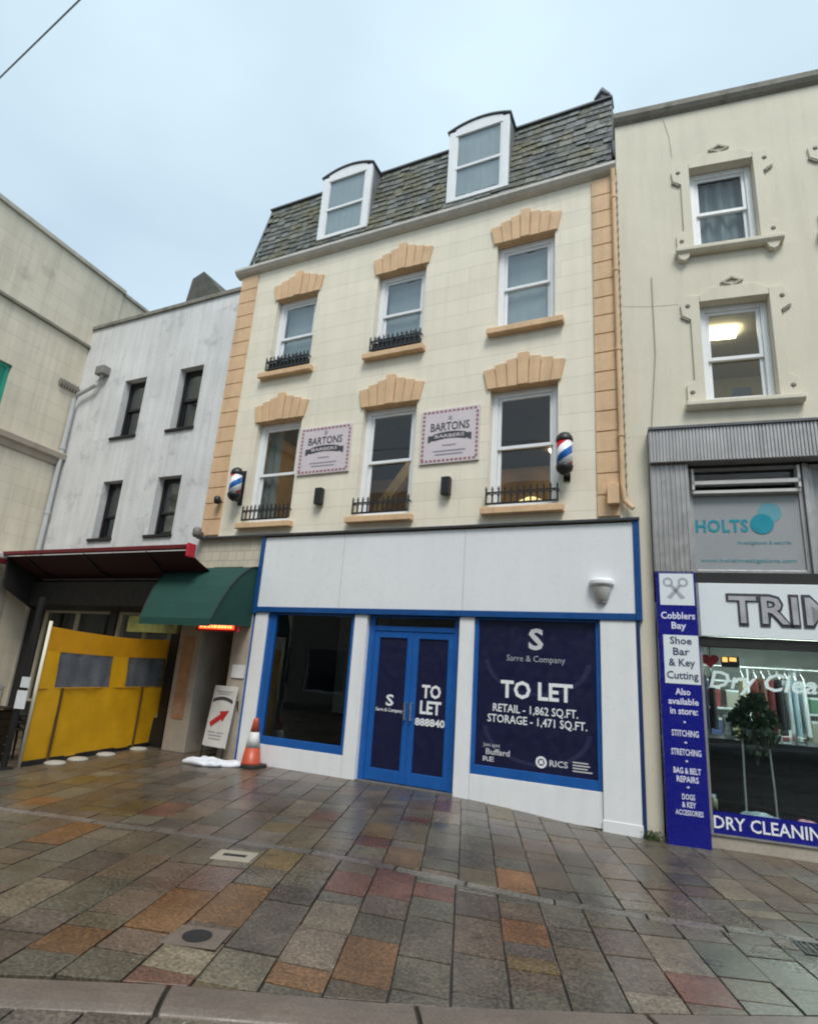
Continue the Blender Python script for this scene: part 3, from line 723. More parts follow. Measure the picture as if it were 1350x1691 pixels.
# signs, lamps, railings and poles on the first floor
def plaque(x0, x1, z0, z1, label):
    t = thing('wall_sign', label, 'sign', ((x0+x1)/2, 0, z0), 0, 'barber shop plaques')
    cx = (x0+x1)/2; q = MB(); q.box(x0, x1, -.035, -.002, z0, z1); part('board', q, m_plaque, t, bev=.004)
    q = MB(); n = 13
    for i in range(n):
        a = x0+.03+(x1-x0-.06)*i/n; b = a+(x1-x0-.06)/n*.62
        for z in (z0+.025, z1-.065): q.box(a, b, -.038, -.03, z, z+.04)
    n = 11
    for i in range(n):
        a = z0+.06+(z1-z0-.12)*i/n; b = a+(z1-z0-.12)/n*.62
        for x in (x0+.025, x1-.065): q.box(x, x+.04, -.038, -.03, a, b)
    part('dashed_border', q, m_plaque_red, t)
    q = MB(); n = 16; w = (x1-x0)*.37; zc = z0+.43
    for i in range(n):
        a, b = -1+2*i/n, -1+2*(i+1)/n
        f_ = lambda u: zc+.06*(1-u*u)
        h_ = .045 if i in (1, n-2) else .06
        q.add([(cx+a*w, -.039, f_(a)-h_), (cx+b*w, -.039, f_(b)-h_), (cx+b*w, -.039, f_(b)+h_), (cx+a*w, -.039, f_(a)+h_)], [(0, 1, 2, 3)])
    q.text('BARTONS', cx, -.039, z0+.575, (x1-x0)*.66, .145, bold=.012)
    part('lettering', q, m_letter_dk, t)
    q = MB(); q.box(cx-.03, cx+.03, -.039, -.034, z0+.76, z0+.83); q.text('BARBERS', cx, -.0425, z0+.445, (x1-x0)*.5, .06, bold=.01, mi=1)
    for i, (z, w_) in enumerate(((.30, .22), (.20, .52), (.14, .44))): q.box(cx-w_*.55, cx+w_*.55, -.039, -.034, z0+z, z0+z+.022)
    part('small_lettering', q, [pbr('grey_plaque_ink', (.30, .28, .33), .5), m_plaque], t)
plaque(-6.42, -5.31, 4.99, 5.92, 'pale plaque with dashed red border, between the left and middle first floor windows')
plaque(-3.93, -2.89, 4.97, 5.94, 'pale plaque with dashed red border, between the middle and right first floor windows')
def updown(x, z, label):
    t = thing('wall_light', label, 'lamp', (x, -.02, z), 0, 'black wall lights under the plaques')
    q = MB(); q.box(x-.075, x+.075, -.12, -.015, z-.15, z+.15); part('body', q, m_black, t, bev=.01)
    q = MB(); q.box(x-.05, x+.05, -.02, -.0, z-.07, z+.07); part('back_plate', q, m_black, t)
    q = MB(); q.box(x-.055, x+.055, -.105, -.03, z+.148, z+.156); part('lens', q, pbr('grey_lens', (.3, .3, .3), .2), t)
updown(-5.84, 4.54, 'small black box light below the plaque left of the middle window')
updown(-3.41, 4.55, 'small black box light below the plaque right of the middle window')
def railing(k, label, plants=False):
    x0, x1, z0, _ = WIN[k]; x0 += .005; x1 += .02; zb = z0+.03
    t = thing('window_railing', label, 'railing', ((x0+x1)/2, -.1, z0), 0, 'black iron railings on the window sills')
    q = MB(); q.box(x0, x1, -.105, -.085, zb+.185, zb+.205); part('top_rail', q, m_black, t)
    q = MB(); q.box(x0, x1, -.105, -.085, zb, zb+.03); part('bottom_rail', q, m_black, t)
    q = MB(); n = 12
    for i in range(n):
        x = x0+.012+(x1-x0-.024)*i/(n-1); r_ = .011
        q.prism([(x-r_, zb+.01), (x+r_, zb+.01), (x+r_, zb+.235), (x+.016, zb+.243), (x, zb+.30), (x-.016, zb+.243), (x-r_, zb+.235)], -.106, -.084)
        if i < n-1:
            d = (x1-x0-.024)/(n-1); c = x+d/2
            for j in range(8):
                a0, a1 = pi*j/8, pi*(j+1)/8; ro, ri = d*.5, d*.5-.014
                q.add([(c+r2*cos(a), -.097, zb+.12+r2*sin(a)*1.3) for a, r2 in ((a0, ri), (a0, ro), (a1, ro), (a1, ri))], [(0, 1, 2, 3)])
    for x in (x0, x1-.015): q.box(x, x+.015, -.1, .0, zb+.182, zb+.203)
    part('bars', q, m_black, t)
    if plants:
        q = MB(); q.box(x0+.04, x1-.05, -.075, .05, zb-.005, zb+.16); part('trough', q, m_blackpaint, t)
        q = MB(); rg = random.Random(k)
        for i in range(170):
            x = rg.uniform(x0+.05, x1-.06); y = rg.uniform(-.07, .05); z = zb+.13+rg.random()**1.8*.15; a = rg.random()*6; s_ = rg.uniform(.02, .045)
            q.add([(x, y, z), (x+s_*cos(a), y+s_*sin(a)*.6, z+s_*.6), (x+s_*.3, y, z+s_*1.5), (x-s_*.5*cos(a), y-.01, z+s_*.7)], [(0, 1, 2, 3)])
        part('plants', q, pbr('dry_dark_foliage', (.03, .032, .025), .8, .4), t)
railing(0, 'black spiked railing and plant trough on the upper left window sill', True)
railing(1, 'black spiked railing and plant trough on the upper middle window sill', True)
railing(3, 'black spiked railing on the first floor left window sill')
railing(4, 'black spiked railing on the first floor middle window sill')
railing(5, 'black spiked railing on the first floor right window sill')
def barber(x, z0, y, label, s=1):
    t = thing('barber_pole', label, 'barber pole', (x, y, z0), 0, 'striped barber poles', local=True)
    q = MB(); q.lathe([(.112, .17), (.112, .56)], n=28); part('striped_cylinder', q, m_barber, t, smooth=True)
    q = MB(); q.lathe([(.118, .55), (.124, .565), (.124, .59), (.112, .63), (.075, .68), (.02, .705)], n=24); part('top_cap', q, m_black, t, smooth=True)
    q = MB(); q.lathe([(.02, .03), (.06, .05), (.11, .10), (.124, .14), (.124, .17), (.115, .185)], n=24); part('bottom_cap', q, m_black, t, smooth=True)
    q = MB(); q.box(-.025, .025, .0, -y-.002, .05, .09); q.box(-.025, .025, .0, -y-.002, .60, .64); q.box(-.05, .05, -y-.02, -y-.002, .0, .7); part('bracket', q, m_black, t)
x_, z_ = dep(-7.88, 4.57, -.2); barber(x_, z_, -.2, 'striped barber pole beside the left quoin strip')
x_, z_ = dep(-1.545, 4.57, -.2); barber(x_, z_, -.2, 'striped barber pole right of the first floor right window')
t = thing('spotlight', 'small black spotlight on the quoin strip beside the left barber pole', 'lamp', (-8.15, -.12, 4.6))
q = MB(); q.lathe([(.05, -.07), (.065, -.03), (.065, .05), (.03, .08)], (-8.15, -.14, 4.6), 14); part('head', q, m_black, t, smooth=True)
q = MB(); q.box(-8.17, -8.13, -.14, -.03, 4.58, 4.62); part('bracket', q, m_black, t)

# ------------------------------------------------------------------ white building on the left
Wb = thing('white_building', 'narrow dirty white roughcast building with four black sash windows', 'building', (-11, 0, 0))
WW = [(-11.75, -11.03, 6.37, 7.82), (-9.99, -9.29, 6.36, 7.83), (-11.75, -11.12, 3.98, 5.30), (-10.04, -9.37, 4.0, 5.27)]
q = wall(MB(), -13.42, -8.553, 2.9, 9.5, 0, .3, WW); part('wall', q, m_white_r, Wb)
q = MB(); q.box(-13.45, -8.553, -.05, .35, 9.5, 9.60); part('coping', q, m_cap, Wb, bev=.01)
q = MB(); q.box(-13.42, -8.56, .31, 8, 9.0, 9.3); q.box(-13.42, -13.3, .31, 8, 0, 9.0); q.box(-8.75, -8.56, .31, 8, 0, 9); part('party_walls', q, m_int_dark, Wb)
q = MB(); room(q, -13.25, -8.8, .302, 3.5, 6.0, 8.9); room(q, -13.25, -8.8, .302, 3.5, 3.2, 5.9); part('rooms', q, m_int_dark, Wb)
for k, (x0, x1, z0, z1) in enumerate(WW):
    w = sash_window(Wb, x0+.003, x1-.003, z0+.004, z1-.004, .16, m_blackpaint, fw=.05, rail=(z0+z1)/2+(.02 if k < 2 else -.12), sw=.04, glass=m_glassu,
                curtain=((x0+.1, x1-.05, z0+.12, z1-.1, .008) if k == 3 else None), cmat=pbr('dull_cream_blind', (.30, .27, .19), .8))
    q = MB(); q.box(x0-.10, x1+.02, -.045, .16, z0-.06, z0); part('sill', q, m_blackpaint, Wb, bev=.008)
q = MB(); q.tube([(-12.5, -.10, 8.05), (-12.6, -.12, 7.80), (-13.2, -.12, 7.62), (-13.3, -.12, 7.5), (-13.3, -.12, 2.9)], .05, 8)
for z in (4.6, 6.2): q.lathe([(.065, 0), (.065, .07)], (-13.3, -.12, z), 8)
dpw = part('downpipe', q, pbr('grey_white_pipe', (.50, .51, .52), .5, .12, streak=.2), Wb)
q = MB(); q.box(-12.66, -12.36, -.20, .0, 8.05, 8.27); part('hopper', q, pbr('grimy_hopper', (.22, .21, .20), .7, .2), dpw, bev=.02)
# slate clad roof end standing behind the parapet
q = MB()
ch = [dep(*v, 2.2) for v in ((-10.28, 9.45), (-10.16, 10.24), (-9.83, 10.36), (-9.0, 9.45))]
q.prism([ch[0], ch[3], ch[2], ch[1]], 2.2, 3.4); part('slate_stack', q, pbr('dark_slate_hanging', (.075, .072, .060), .8, .3, 4, .3, 20, .6, dirt=((.11, .09, .05), 2.5, .55)), Wb)
# cafe shopfront
q = MB(); wall(q, -13.4, -8.75, 0, 2.9, .05, .28, [(-12.9, -10.75, .5, 2.42), (-10.55, -8.95, .5, 2.42)]); part('shopfront', q, m_dark, Wb)
for a, b in ((-12.9, -10.75), (-10.55, -8.95)):
    q = MB(); rectframe(q, a, b, .5, 2.42, .05, .10, .17); q.box((a+b)/2-.03, (a+b)/2+.03, .102, .168, .55, 2.37); w = part('cafe_window', q, pbr('cream_window_frame', (.40, .36, .28), .5), Wb)
    q = MB(); q.box(a+.04, b-.04, .13, .136, .54, 2.38); part('pane', q, m_glassd, w)
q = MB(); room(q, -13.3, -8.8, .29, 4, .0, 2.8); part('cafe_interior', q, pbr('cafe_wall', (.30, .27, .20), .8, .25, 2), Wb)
q = MB(); q.box(-12.2, -11.0, 1.4, 1.7, 2.66, 2.72); q.box(-10.2, -9.3, 1.4, 1.7, 2.66, 2.72); part('ceiling_light', q, emit('warm_shop_light', (1, .85, .55), 6), Wb)
q = MB(); q.box(-10.05, -8.72, -.06, .04, 2.03, 2.34); tag(part('cafe_sign', q, [pbr('olive_yellow_sign', (.36, .36, .10), .5, .35, 6)], None, bev=.006), 'olive yellow sign board above the right of the yellow windbreak', 'sign')

# red awning with its dark hood
A = thing('red_awning', 'long crimson awning over the dark cafe front', 'awning', (-10.4, 0, 3.4))
q = MB(); q.prismx([(-1.02, 3.44), (-.94, 3.43), (-.92, 3.48), (-.95, 3.52), (-1.03, 3.51)], -13.32, -7.78); part('front_rail', q, m_red, A, bev=.008)
q = MB(); q.box(-7.80, -7.76, -1.04, -.84, 3.29, 3.54); part('end_cap', q, m_red_b, A, bev=.02)
q = MB(); q.grid(lambda i, j: (-13.0+i*5.15, -.93+.86*j, 3.42-.34*j-.03*sin(pi*j)), 30, 6); part('canopy', q, m_maroon, A, smooth=True)
q = MB(); q.prismx([(-.93, 3.40), (-.86, 2.78), (-.12, 2.38), (-.06, 3.06)], -12.99, -12.93); part('side_cheek', q, m_dark, A)
q = MB(); q.box(-13.0, -8.7, -.06, .03, 2.42, 3.10); q.prismx([(-.06, 2.42), (-.06, 3.05), (-.34, 2.97), (-.30, 2.50)], -12.9, -8.75); part('hood', q, m_dark, A)  # near-black colour stands in for the deep shade behind the canopy
for x in (-12.4, -10.6, -8.9):
    q = MB(); q.tube([(x, -.92, 3.42), (x, -.5, 3.16), (x, -.05, 3.10)], .022, 6); part('folding_arm', q, m_black, A)

# green dome awning
A = thing('green_awning', 'dark green dome awning over the passage doorway', 'awning', (-8, 0, 2.3))
xl, xr = -9.12, -6.99
prof = [(0, 3.29), (-.22, 3.24), (-.48, 3.06), (-.70, 2.83), (-.90, 2.52), (-1.04, 2.24)]
q = MB(); nn = len(prof)
XL = lambda y: xl-y*.50
vs = [(XL(y), y, z) for y, z in prof]+[(xr, y, z) for y, z in prof]
q.add(vs, [(i, nn+i, nn+i+1, i+1) for i in range(nn-1)])
q.add([(XL(-1.04), -1.04, 2.24), (xr, -1.04, 2.24), (xr, -1.045, 2.12), (XL(-1.04), -1.045, 2.12)], [(0, 1, 2, 3)])
part('canopy', q, m_green, A)
for fx in (lambda y: XL(y)+.004, lambda y: xr-.004):
    q = MB(); v = [(fx(y), y, z) for y, z in [(0, 2.34)]+prof+[(-1.04, 2.14), (0, 2.22)]]; q.add(v, [tuple(range(len(v)))]); part('cheek', q, m_green, A)
q = MB(); pts = [(0, 3.29), (-.48, 3.06), (-1.04, 2.24)]
for fx in (XL, lambda y: xr): q.tube([(fx(y), y, z) for y, z in prof], .012, 6)
for y, z in prof[1:]: q.tube([(XL(y), y+.012, z-.012), (xr, y+.012, z-.012)], .010, 6)
part('frame', q, m_black, A)

t = thing('lit_message_sign', 'red lit strip sign under the green awning', 'sign', (-7.55, -.35, 2.2))
x0, z1 = dep(-7.90, 2.23, -.05); x1, _ = dep(-7.0, 2.2, -.05)
q = MB(); q.box(-7.95, -7.02, -.36, -.28, 2.09, 2.26); part('case', q, m_red_b, t, bev=.01)
q = MB(); q.box(-7.88, -7.08, -.366, -.355, 2.125, 2.225); part('led_face', q, emit('red_led', (1, .06, .015), 1.4), t)
q = MB(); rg = random.Random(5); x = -7.85
while x < -7.12:
    w = rg.uniform(.03, .07); q.box(x, x+w, -.369, -.364, 2.145, 2.205); x += w+rg.uniform(.015, .03)
part('led_characters', q, emit('orange_led', (1, .28, .08), 2.2), t)

# things in and before the passage
A = thing('pavement_sign', 'white pavement sign with a red arrow standing in the passage doorway', 'sign', (-7.30, -.2, 0), rad(-6), local=True)
q = MB(); lean = .11
def lp(x, z): return (x, -.02+lean*(z-.15), z)
q.add([lp(-.27, .20), lp(.27, .20), lp(.27, 1.18), lp(-.27, 1.18)]+[tuple(Vector(lp(a, b))+Vector((0, .03, 0))) for a, b in ((-.27, .20), (.27, .20), (.27, 1.18), (-.27, 1.18))],
      [(0, 1, 2, 3), (7, 6, 5, 4), (0, 4, 5, 1), (1, 5, 6, 2), (2, 6, 7, 3), (3, 7, 4, 0)])
part('board', q, pbr('weathered_white_board', (.56, .55, .52), .5, .1, 5), A, bev=.004)
def flat(mb, pts, off=.004, mi=0): mb.add([tuple(Vector(lp(a, b))-Vector((0, off, 0))) for a, b in pts], [tuple(range(len(pts)))], mi)
q = MB(); c, s_ = cos(rad(33)), sin(rad(33))
ar = [(-.22, -.045), (.04, -.045), (.04, -.10), (.24, 0), (.04, .10), (.04, .045), (-.22, .045)]
flat(q, [(a*c-b*s_+.0, .66+a*s_+b*c) for a, b in ar]); part('arrow', q, pbr('red_arrow_vinyl', (.42, .02, .03), .4), A)
q = MB(); n = 10
for i in range(n):
    a, b = -1+2*i/n, -1+2*(i+1)/n; f_ = lambda u: .93+.05*(1-u*u)
    flat(q, [(a*.24, f_(a)-.03), (b*.24, f_(b)-.03), (b*.24, f_(b)+.025), (a*.24, f_(a)+.025)])
part('banner', q, m_letter_dk, A)
q = MB()
for x0, w, z in ((-.2, .4, 1.08), (-.15, .3, 1.04), (-.2, .18, .42), (.02, .16, .42), (-.18, .33, .37), (-.15, .28, .32)): flat(q, [(x0, z), (x0+w, z), (x0+w, z+.018), (x0, z+.018)])
part('small_print', q, pbr('grey_print', (.30, .31, .31), .6), A)
q = MB(); q.tube([(-.25, -.01, .21), (-.25, -.03, .0)], .016, 6); q.tube([(.25, -.01, .21), (.25, -.03, .0)], .016, 6); q.tube([(-.25, .16, .95), (-.25, .36, .0)], .014, 6); q.tube([(.25, .16, .95), (.25, .36, .0)], .014, 6)
part('legs', q, m_black, A)
q = MB(); q.box(-7.26, -6.985, -.062, -.046, 1.33, 1.55); nt_ = tag(part('notice', q, pbr('white_notice_paper', (.66, .66, .66), .6)), 'small white notice on the stone pier left of the blue trim', 'notice')

def sack(x, y, rz, sx, sy, h, seed, label):
    rg = random.Random(seed); q = MB(); nu, nv = 22, 12
    ph = [rg.random()*6 for _ in range(6)]
    def fn(i, j):
        a = 2*pi*i; b = pi*(j-.5)
        ex = lambda v, e: math.copysign(abs(v)**e, v)
        px = ex(cos(b), .45)*ex(cos(a), .55)*sx; py = ex(cos(b), .45)*ex(sin(a), .6)*sy; pz = ex(sin(b), .75)*h
        w = 1+.10*sin(a*3+ph[0])+.06*sin(a*7+ph[1])
        pz = pz*(1+.45*sin(px*9+ph[2])*cos(py*11+ph[3]))*(1-.35*(abs(px)/sx)**3)+.02*sin(px*27+ph[4]+py*23)*(1 if j > .4 else 0)
        return (px*w, py*w, max(pz+h*.62, 0.004))
    q.grid(fn, nu, nv)
    o = part('sandbag', q, m_sack, None, smooth=True); o.location = (x, y, gz(x, 0)); o.rotation_euler = (0, 0, rz)
    s_ = o.modifiers.new('sub', 'SUBSURF'); s_.levels = 1; s_.render_levels = 1
    return tag(o, label, 'sack', 'white sandbags by the pavement sign')
sack(-7.06, -.62, rad(-4), .36, .22, .055, 1, 'flat white sandbag in front of the pavement sign, the left one')
sack(-6.74, -.46, rad(22), .30, .17, .05, 2, 'crumpled white sandbag lying against the shopfront, left of the cone')

t = thing('traffic_cone', 'orange and white traffic cone by the left shopfront pilaster', 'cone', (-6.42, -.28, 0), 0, local=True)
q = MB(); q.prismz([(-.20, -.16), (-.16, -.20), (.16, -.20), (.20, -.16), (.20, .16), (.16, .20), (-.16, .20), (-.20, .16)], .0, .05); part('base', q, m_rubber, t, bev=.01)
q = MB(); q.lathe([(.165, .048), (.15, .08), (.115, .30)], n=24); part('lower_body', q, m_coneor, t, smooth=True)
q = MB(); q.lathe([(.1165, .298), (.073, .53)], n=24); part('reflective_sleeve', q, pbr('grubby_reflective_sleeve', (.60, .60, .58), .5, .15, 8), t, smooth=True)
q = MB(); q.lathe([(.0725, .528), (.045, .70), (.036, .74), (.026, .74)], n=24); part('tip', q, m_coneor, t, smooth=True)

# ------------------------------------------------------------------ yellow windbreak and what stands left of it
B = thing('windbreak', 'yellow pvc windbreak with two smoky windows and white poles', 'windbreak', (-8.39, -2.77, 0), rad(103.1), local=True)
def sheetz(u): return 1.94-.05*sin(pi*min(1, u/3.1))
q = MB(); holes = [(.34, 1.50, 1.05, 1.56), (1.93, 2.98, 1.06, 1.58)]
xs = [.05, .34, .7, 1.1, 1.50, 1.93, 2.3, 2.7, 2.98, 3.1]; zs = [.06, .5, 1.03, 1.055, 1.57, 1.72, 1.84, 1.92]
def shp(x, z):
    k = max(0, (z-1.05)/.9); top = 1-.028*sin(pi*x/3.1)*k
    return (x, .014*sin(x*5+z*3)+.010*sin(x*11+z*7)+.004*sin(x*2.2-z*6), z*top)
fine = []
def lin(a, b, n): return [a+(b-a)*i/n for i in range(n)]
X = sum([lin(xs[i], xs[i+1], 5) for i in range(len(xs)-1)], [])+[xs[-1]]
Z = sum([lin(zs[i], zs[i+1], 3) for i in range(len(zs)-1)], [])+[zs[-1]]
for i in range(len(X)-1):
    for j in range(len(Z)-1):
        mx, mz = (X[i]+X[i+1])/2, (Z[j]+Z[j+1])/2
        if any(h[0] < mx < h[1] and 1.055 < mz < 1.57 for h in holes): continue
        q.add([shp(X[i], Z[j]), shp(X[i+1], Z[j]), shp(X[i+1], Z[j+1]), shp(X[i], Z[j+1])], [(0, 1, 2, 3)], 1 if mz > 1.57 else 0)
part('sheet', q, [m_yellow, m_yellowd], B, smooth=True)
for h in holes:
    q = MB(); q.grid(lambda i, j: tuple(Vector(shp(h[0]-.02+(h[1]-h[0]+.04)*i, 1.04+.545*j))+Vector((0, .006+.004*sin(i*22), 0))), 24, 4); part('clear_window', q, m_pvcwin, B, smooth=True)
for x in (.03, 3.15):
    q = MB(); q.tube([(x, 0, 0), (x, 0, 1.99)], .024, 10); part('pole', q, m_pole, B, smooth=True)
q = MB(); q.tube([(.05, -.004, 1.04), (3.1, -.004, 1.045)], .012, 6); part('seam', q, pbr('seam_shadow_tone', (.38, .19, .01), .6), B)  # darkened yellow paints a shadow line along the seam
for x in (.50, 2.40):
    q = MB(); q.box(x-.022, x+.022, -.034, -.016, .0, 1.05); part('strap', q, pbr('brown_strap', (.10, .055, .012), .7), B)
q = MB(); q.box(.06, 3.1, -.01, .01, .0, .075); part('hem', q, m_dark, B)
for x in (.55, 1.0, 1.62, 2.45):
    q = MB(); q.lathe([(.15, 0), (.145, .02), (.12, .035), (.04, .045)], (x, -.12, 0), 16); part('foot', q, m_foot, B, smooth=True)
q = MB(); q.box(-.03, .03, -.03, .03, 0, 2.30)
t = thing('awning_post', 'tall black post with a white notice, left of the yellow windbreak', 'post', (-8.42, -2.93, 0), rad(20), local=True)
part('post', q, m_black, t, bev=.005)
q = MB(); q.lathe([(.12, 0), (.12, .015), (.05, .03)], n=14); part('base_plate', q, m_black, t)
q = MB(); q.box(-.02, .13, -.045, -.032, .78, 1.02); q.box(.0, .13, -.045, -.032, 1.06, 1.20); part('notice', q, pbr('white_plastic_notice', (.62, .63, .64), .5), t)

def cafe_chair(x, y, z, rz, label, first=None):
    if first: return clone(first, (x, y, z), label, rz)
    t = thing('cafe_chair', label, 'chair', (x, y, z), rz, 'dark cafe chairs stacked left of the windbreak', local=True)
    q = MB(); q.box(-.21, .21, -.21, .21, .43, .46); part('seat', q, m_blackpaint, t, bev=.012)
    q = MB()
    for i in range(6): q.box(-.18+i*.065, -.145+i*.065, .20, .215, .50, .82)
    q.box(-.2, .2, .195, .22, .80, .86); part('backrest', q, m_steel, t, bev=.004)
    for sx in (-1, 1):
        for sy in (-1, 1):
            q = MB(); q.tube([(sx*.19, sy*.19, .44 if sy < 0 else .84), (sx*.21, sy*.22, 0)], .013, 8); part('leg', q, m_steel if sy > 0 else m_black, t)
    return t
c0 = cafe_chair(-9.05, -2.62, 0, rad(160), 'lowest chair of the dark stack left of the windbreak')
cafe_chair(-9.05, -2.62, .10, rad(160), 'second chair up in the dark stack left of the windbreak', c0)
cafe_chair(-9.05, -2.62, .20, rad(160), 'top chair of the dark stack left of the windbreak', c0)
t = thing('storage_box', 'black slatted outdoor box beside the stacked chairs at the left edge', 'box', (-8.95, -3.05, 0), rad(103), local=True)
q = MB()
for i in range(6): q.box(-.28, .28, -.22, .22, .03+i*.115, .135+i*.115)
q.box(-.265, .265, -.205, .205, .02, .70); part('body', q, m_dark, t, bev=.006)
q = MB(); q.box(-.30, .30, -.24, .24, .72, .76); part('lid', q, m_blackpaint, t, bev=.01)
q = MB(); q.box(-.07, .07, -.26, -.235, .735, .75); part('handle', q, m_steel, t)

# ------------------------------------------------------------------ buff building at the left edge
Lb = thing('corner_building', 'buff rendered corner building with string courses at the left edge', 'building', (-13.4, 0, 0), rad(94), local=True)
q = wall(MB(), -9, 1.70, 0, 9.0, 0, .35, [(-3.2, -1.66, 6.45, 7.60)]); part('wall', q, m_left, Lb)
q = MB(); q.box(-9, .58, -.04, .35, 9.0, 11.0); q.box(.585, 1.70, -.01, .35, 9.0, 10.98); q.box(.2, 1.70, .36, 9, 0, 10.98); part('parapet_wall', q, m_left, Lb)
q = MB(); q.box(-9, .62, -.10, .45, 11.0, 11.12); q.box(.62, 1.76, -.06, .45, 10.98, 11.08); part('coping', q, pbr('buff_coping', (.46, .43, .36), .8, .15, streak=.2), Lb, bev=.015)
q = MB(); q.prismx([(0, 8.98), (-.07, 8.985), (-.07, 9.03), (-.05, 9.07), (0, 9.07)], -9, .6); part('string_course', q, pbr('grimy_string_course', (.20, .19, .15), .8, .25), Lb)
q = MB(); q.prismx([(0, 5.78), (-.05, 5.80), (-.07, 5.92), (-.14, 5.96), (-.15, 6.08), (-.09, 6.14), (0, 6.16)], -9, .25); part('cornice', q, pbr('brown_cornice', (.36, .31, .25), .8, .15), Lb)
q = MB(); rectframe(q, -3.19, -1.665, 6.455, 7.595, .08, .06, .16); q.box(-3.11, -1.745, .09, .12, 6.535, 7.515)
for i in range(16): q.box(-3.11, -1.745, .075, .09, 6.55+i*.06, 6.585+i*.06)
part('shutter', q, m_teal, Lb)
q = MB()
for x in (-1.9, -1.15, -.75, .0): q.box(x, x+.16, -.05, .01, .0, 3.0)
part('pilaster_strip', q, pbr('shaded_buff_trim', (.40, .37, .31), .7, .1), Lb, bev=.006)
t = thing('wall_bracket', 'rusty brown metal fixture on the buff wall near the white building', 'bracket', (-13.4, 0, 0), rad(94), local=True)
q = MB(); q.box(-.56, -.02, -.06, -.002, 7.76, 7.84); part('bar', q, m_cap, t)
q = MB()
for i in range(7): q.box(-.55+i*.075, -.52+i*.075, -.07, -.0, 7.70, 7.88)
part('lugs', q, m_cap, t)
t = thing('folded_awning', 'white cased awning folded against the buff wall at the left edge', 'awning', (-13.4, 0, 0), rad(94), local=True)
q = MB(); q.box(-5, -.42, -.34, -.06, 3.36, 3.50); part('case', q, pbr('white_awning_case', (.62, .61, .58), .4), t, bev=.03)
q = MB(); q.box(-5, -.40, -.36, -.08, 3.28, 3.355); part('valance', q, m_red, t)

t = thing('security_camera', 'grey bracketed camera above the right end of the crimson awning', 'camera', (-8.45, -.1, 3.95))
q = MB(); q.tube([(-8.5, -.0, 3.98), (-8.47, -.14, 3.96)], .03, 8); q.box(-8.58, -8.42, -.03, -.001, 3.88, 4.05); part('bracket', q, m_cap, t)
q = MB(); q.lathe([(.06, -.10), (.085, -.06), (.085, .05), (.05, .09)], (-8.45, -.22, 3.95), 12); part('housing', q, pbr('grey_plastic', (.16, .15, .15), .5), t, smooth=True)

# ------------------------------------------------------------------ right hand building (its front turned a little)
YAW = rad(7); RO = (-.55, 0, 0)
Rb = thing('rendered_building', 'grey cream rendered building with moulded window surrounds and a dry cleaners below', 'building', RO, YAW, local=True)
RW_ = [(.95, 1.84, 8.15, 9.63), (.96, 1.86, 5.59, 7.18), (2.83, 3.72, 8.15, 9.63), (2.84, 3.74, 5.59, 7.18)]
q = wall(MB(), -.13, 9, 5.10, 10.9, 0, .3, RW_); q.box(-.13, .165, 0, .3, -.125, 5.098); part('wall', q, m_right, Rb)
q = MB(); q.box(-.13, 9, .302, 8, 10.6, 10.85); q.box(-.13, .05, .302, 8, 0, 10.6); q.box(-.13, 9, .302, 8, 5.0, 5.098); q.box(-.13, 9, .302, 8, 7.6, 7.75); part('party_walls', q, m_int_grey, Rb)
q = MB(); q.prismx([(.0, 10.80), (-.06, 10.84), (-.10, 10.90), (-.10, 11.0), (.35, 11.03), (.35, 10.9), (.0, 10.9)], -.15, 9); part('coping', q, m_cap, Rb)
q = MB()
rg = random.Random(9)
for i in range(40):
    x = rg.uniform(-.1, 4); q.lathe([(rg.uniform(.02, .06), 0), (.015, rg.uniform(.02, .04))], (x, -.04+rg.random()*.1, 11.005), 6)
part('moss', q, m_moss, Rb)
q = MB(); room(q, .1, 5, .303, 3.2, 7.76, 10.55); part('upper_room', q, m_int_grey, Rb)
q = MB(); room(q, .1, 5, .303, 3.2, 5.11, 7.55); part('office_room', q, pbr('office_paint', (.50, .46, .36), .8, .08), Rb)
q = MB(); q.box(1.15, 1.75, 1.3, 1.6, 7.48, 7.52); q.box(2.9, 3.6, 1.3, 1.6, 7.48, 7.52); part('office_light', q, emit('office_light_panel', (1, .88, .6), 9), Rb)
q = MB(); q.box(.6, 2.2, 1.6, 1.7, 5.2, 6.2); q.box(1.5, 1.75, .9, 1.0, 5.95, 6.2); part('office_furniture', q, [pbr('grey_office', (.34, .36, .42), .6)], Rb)
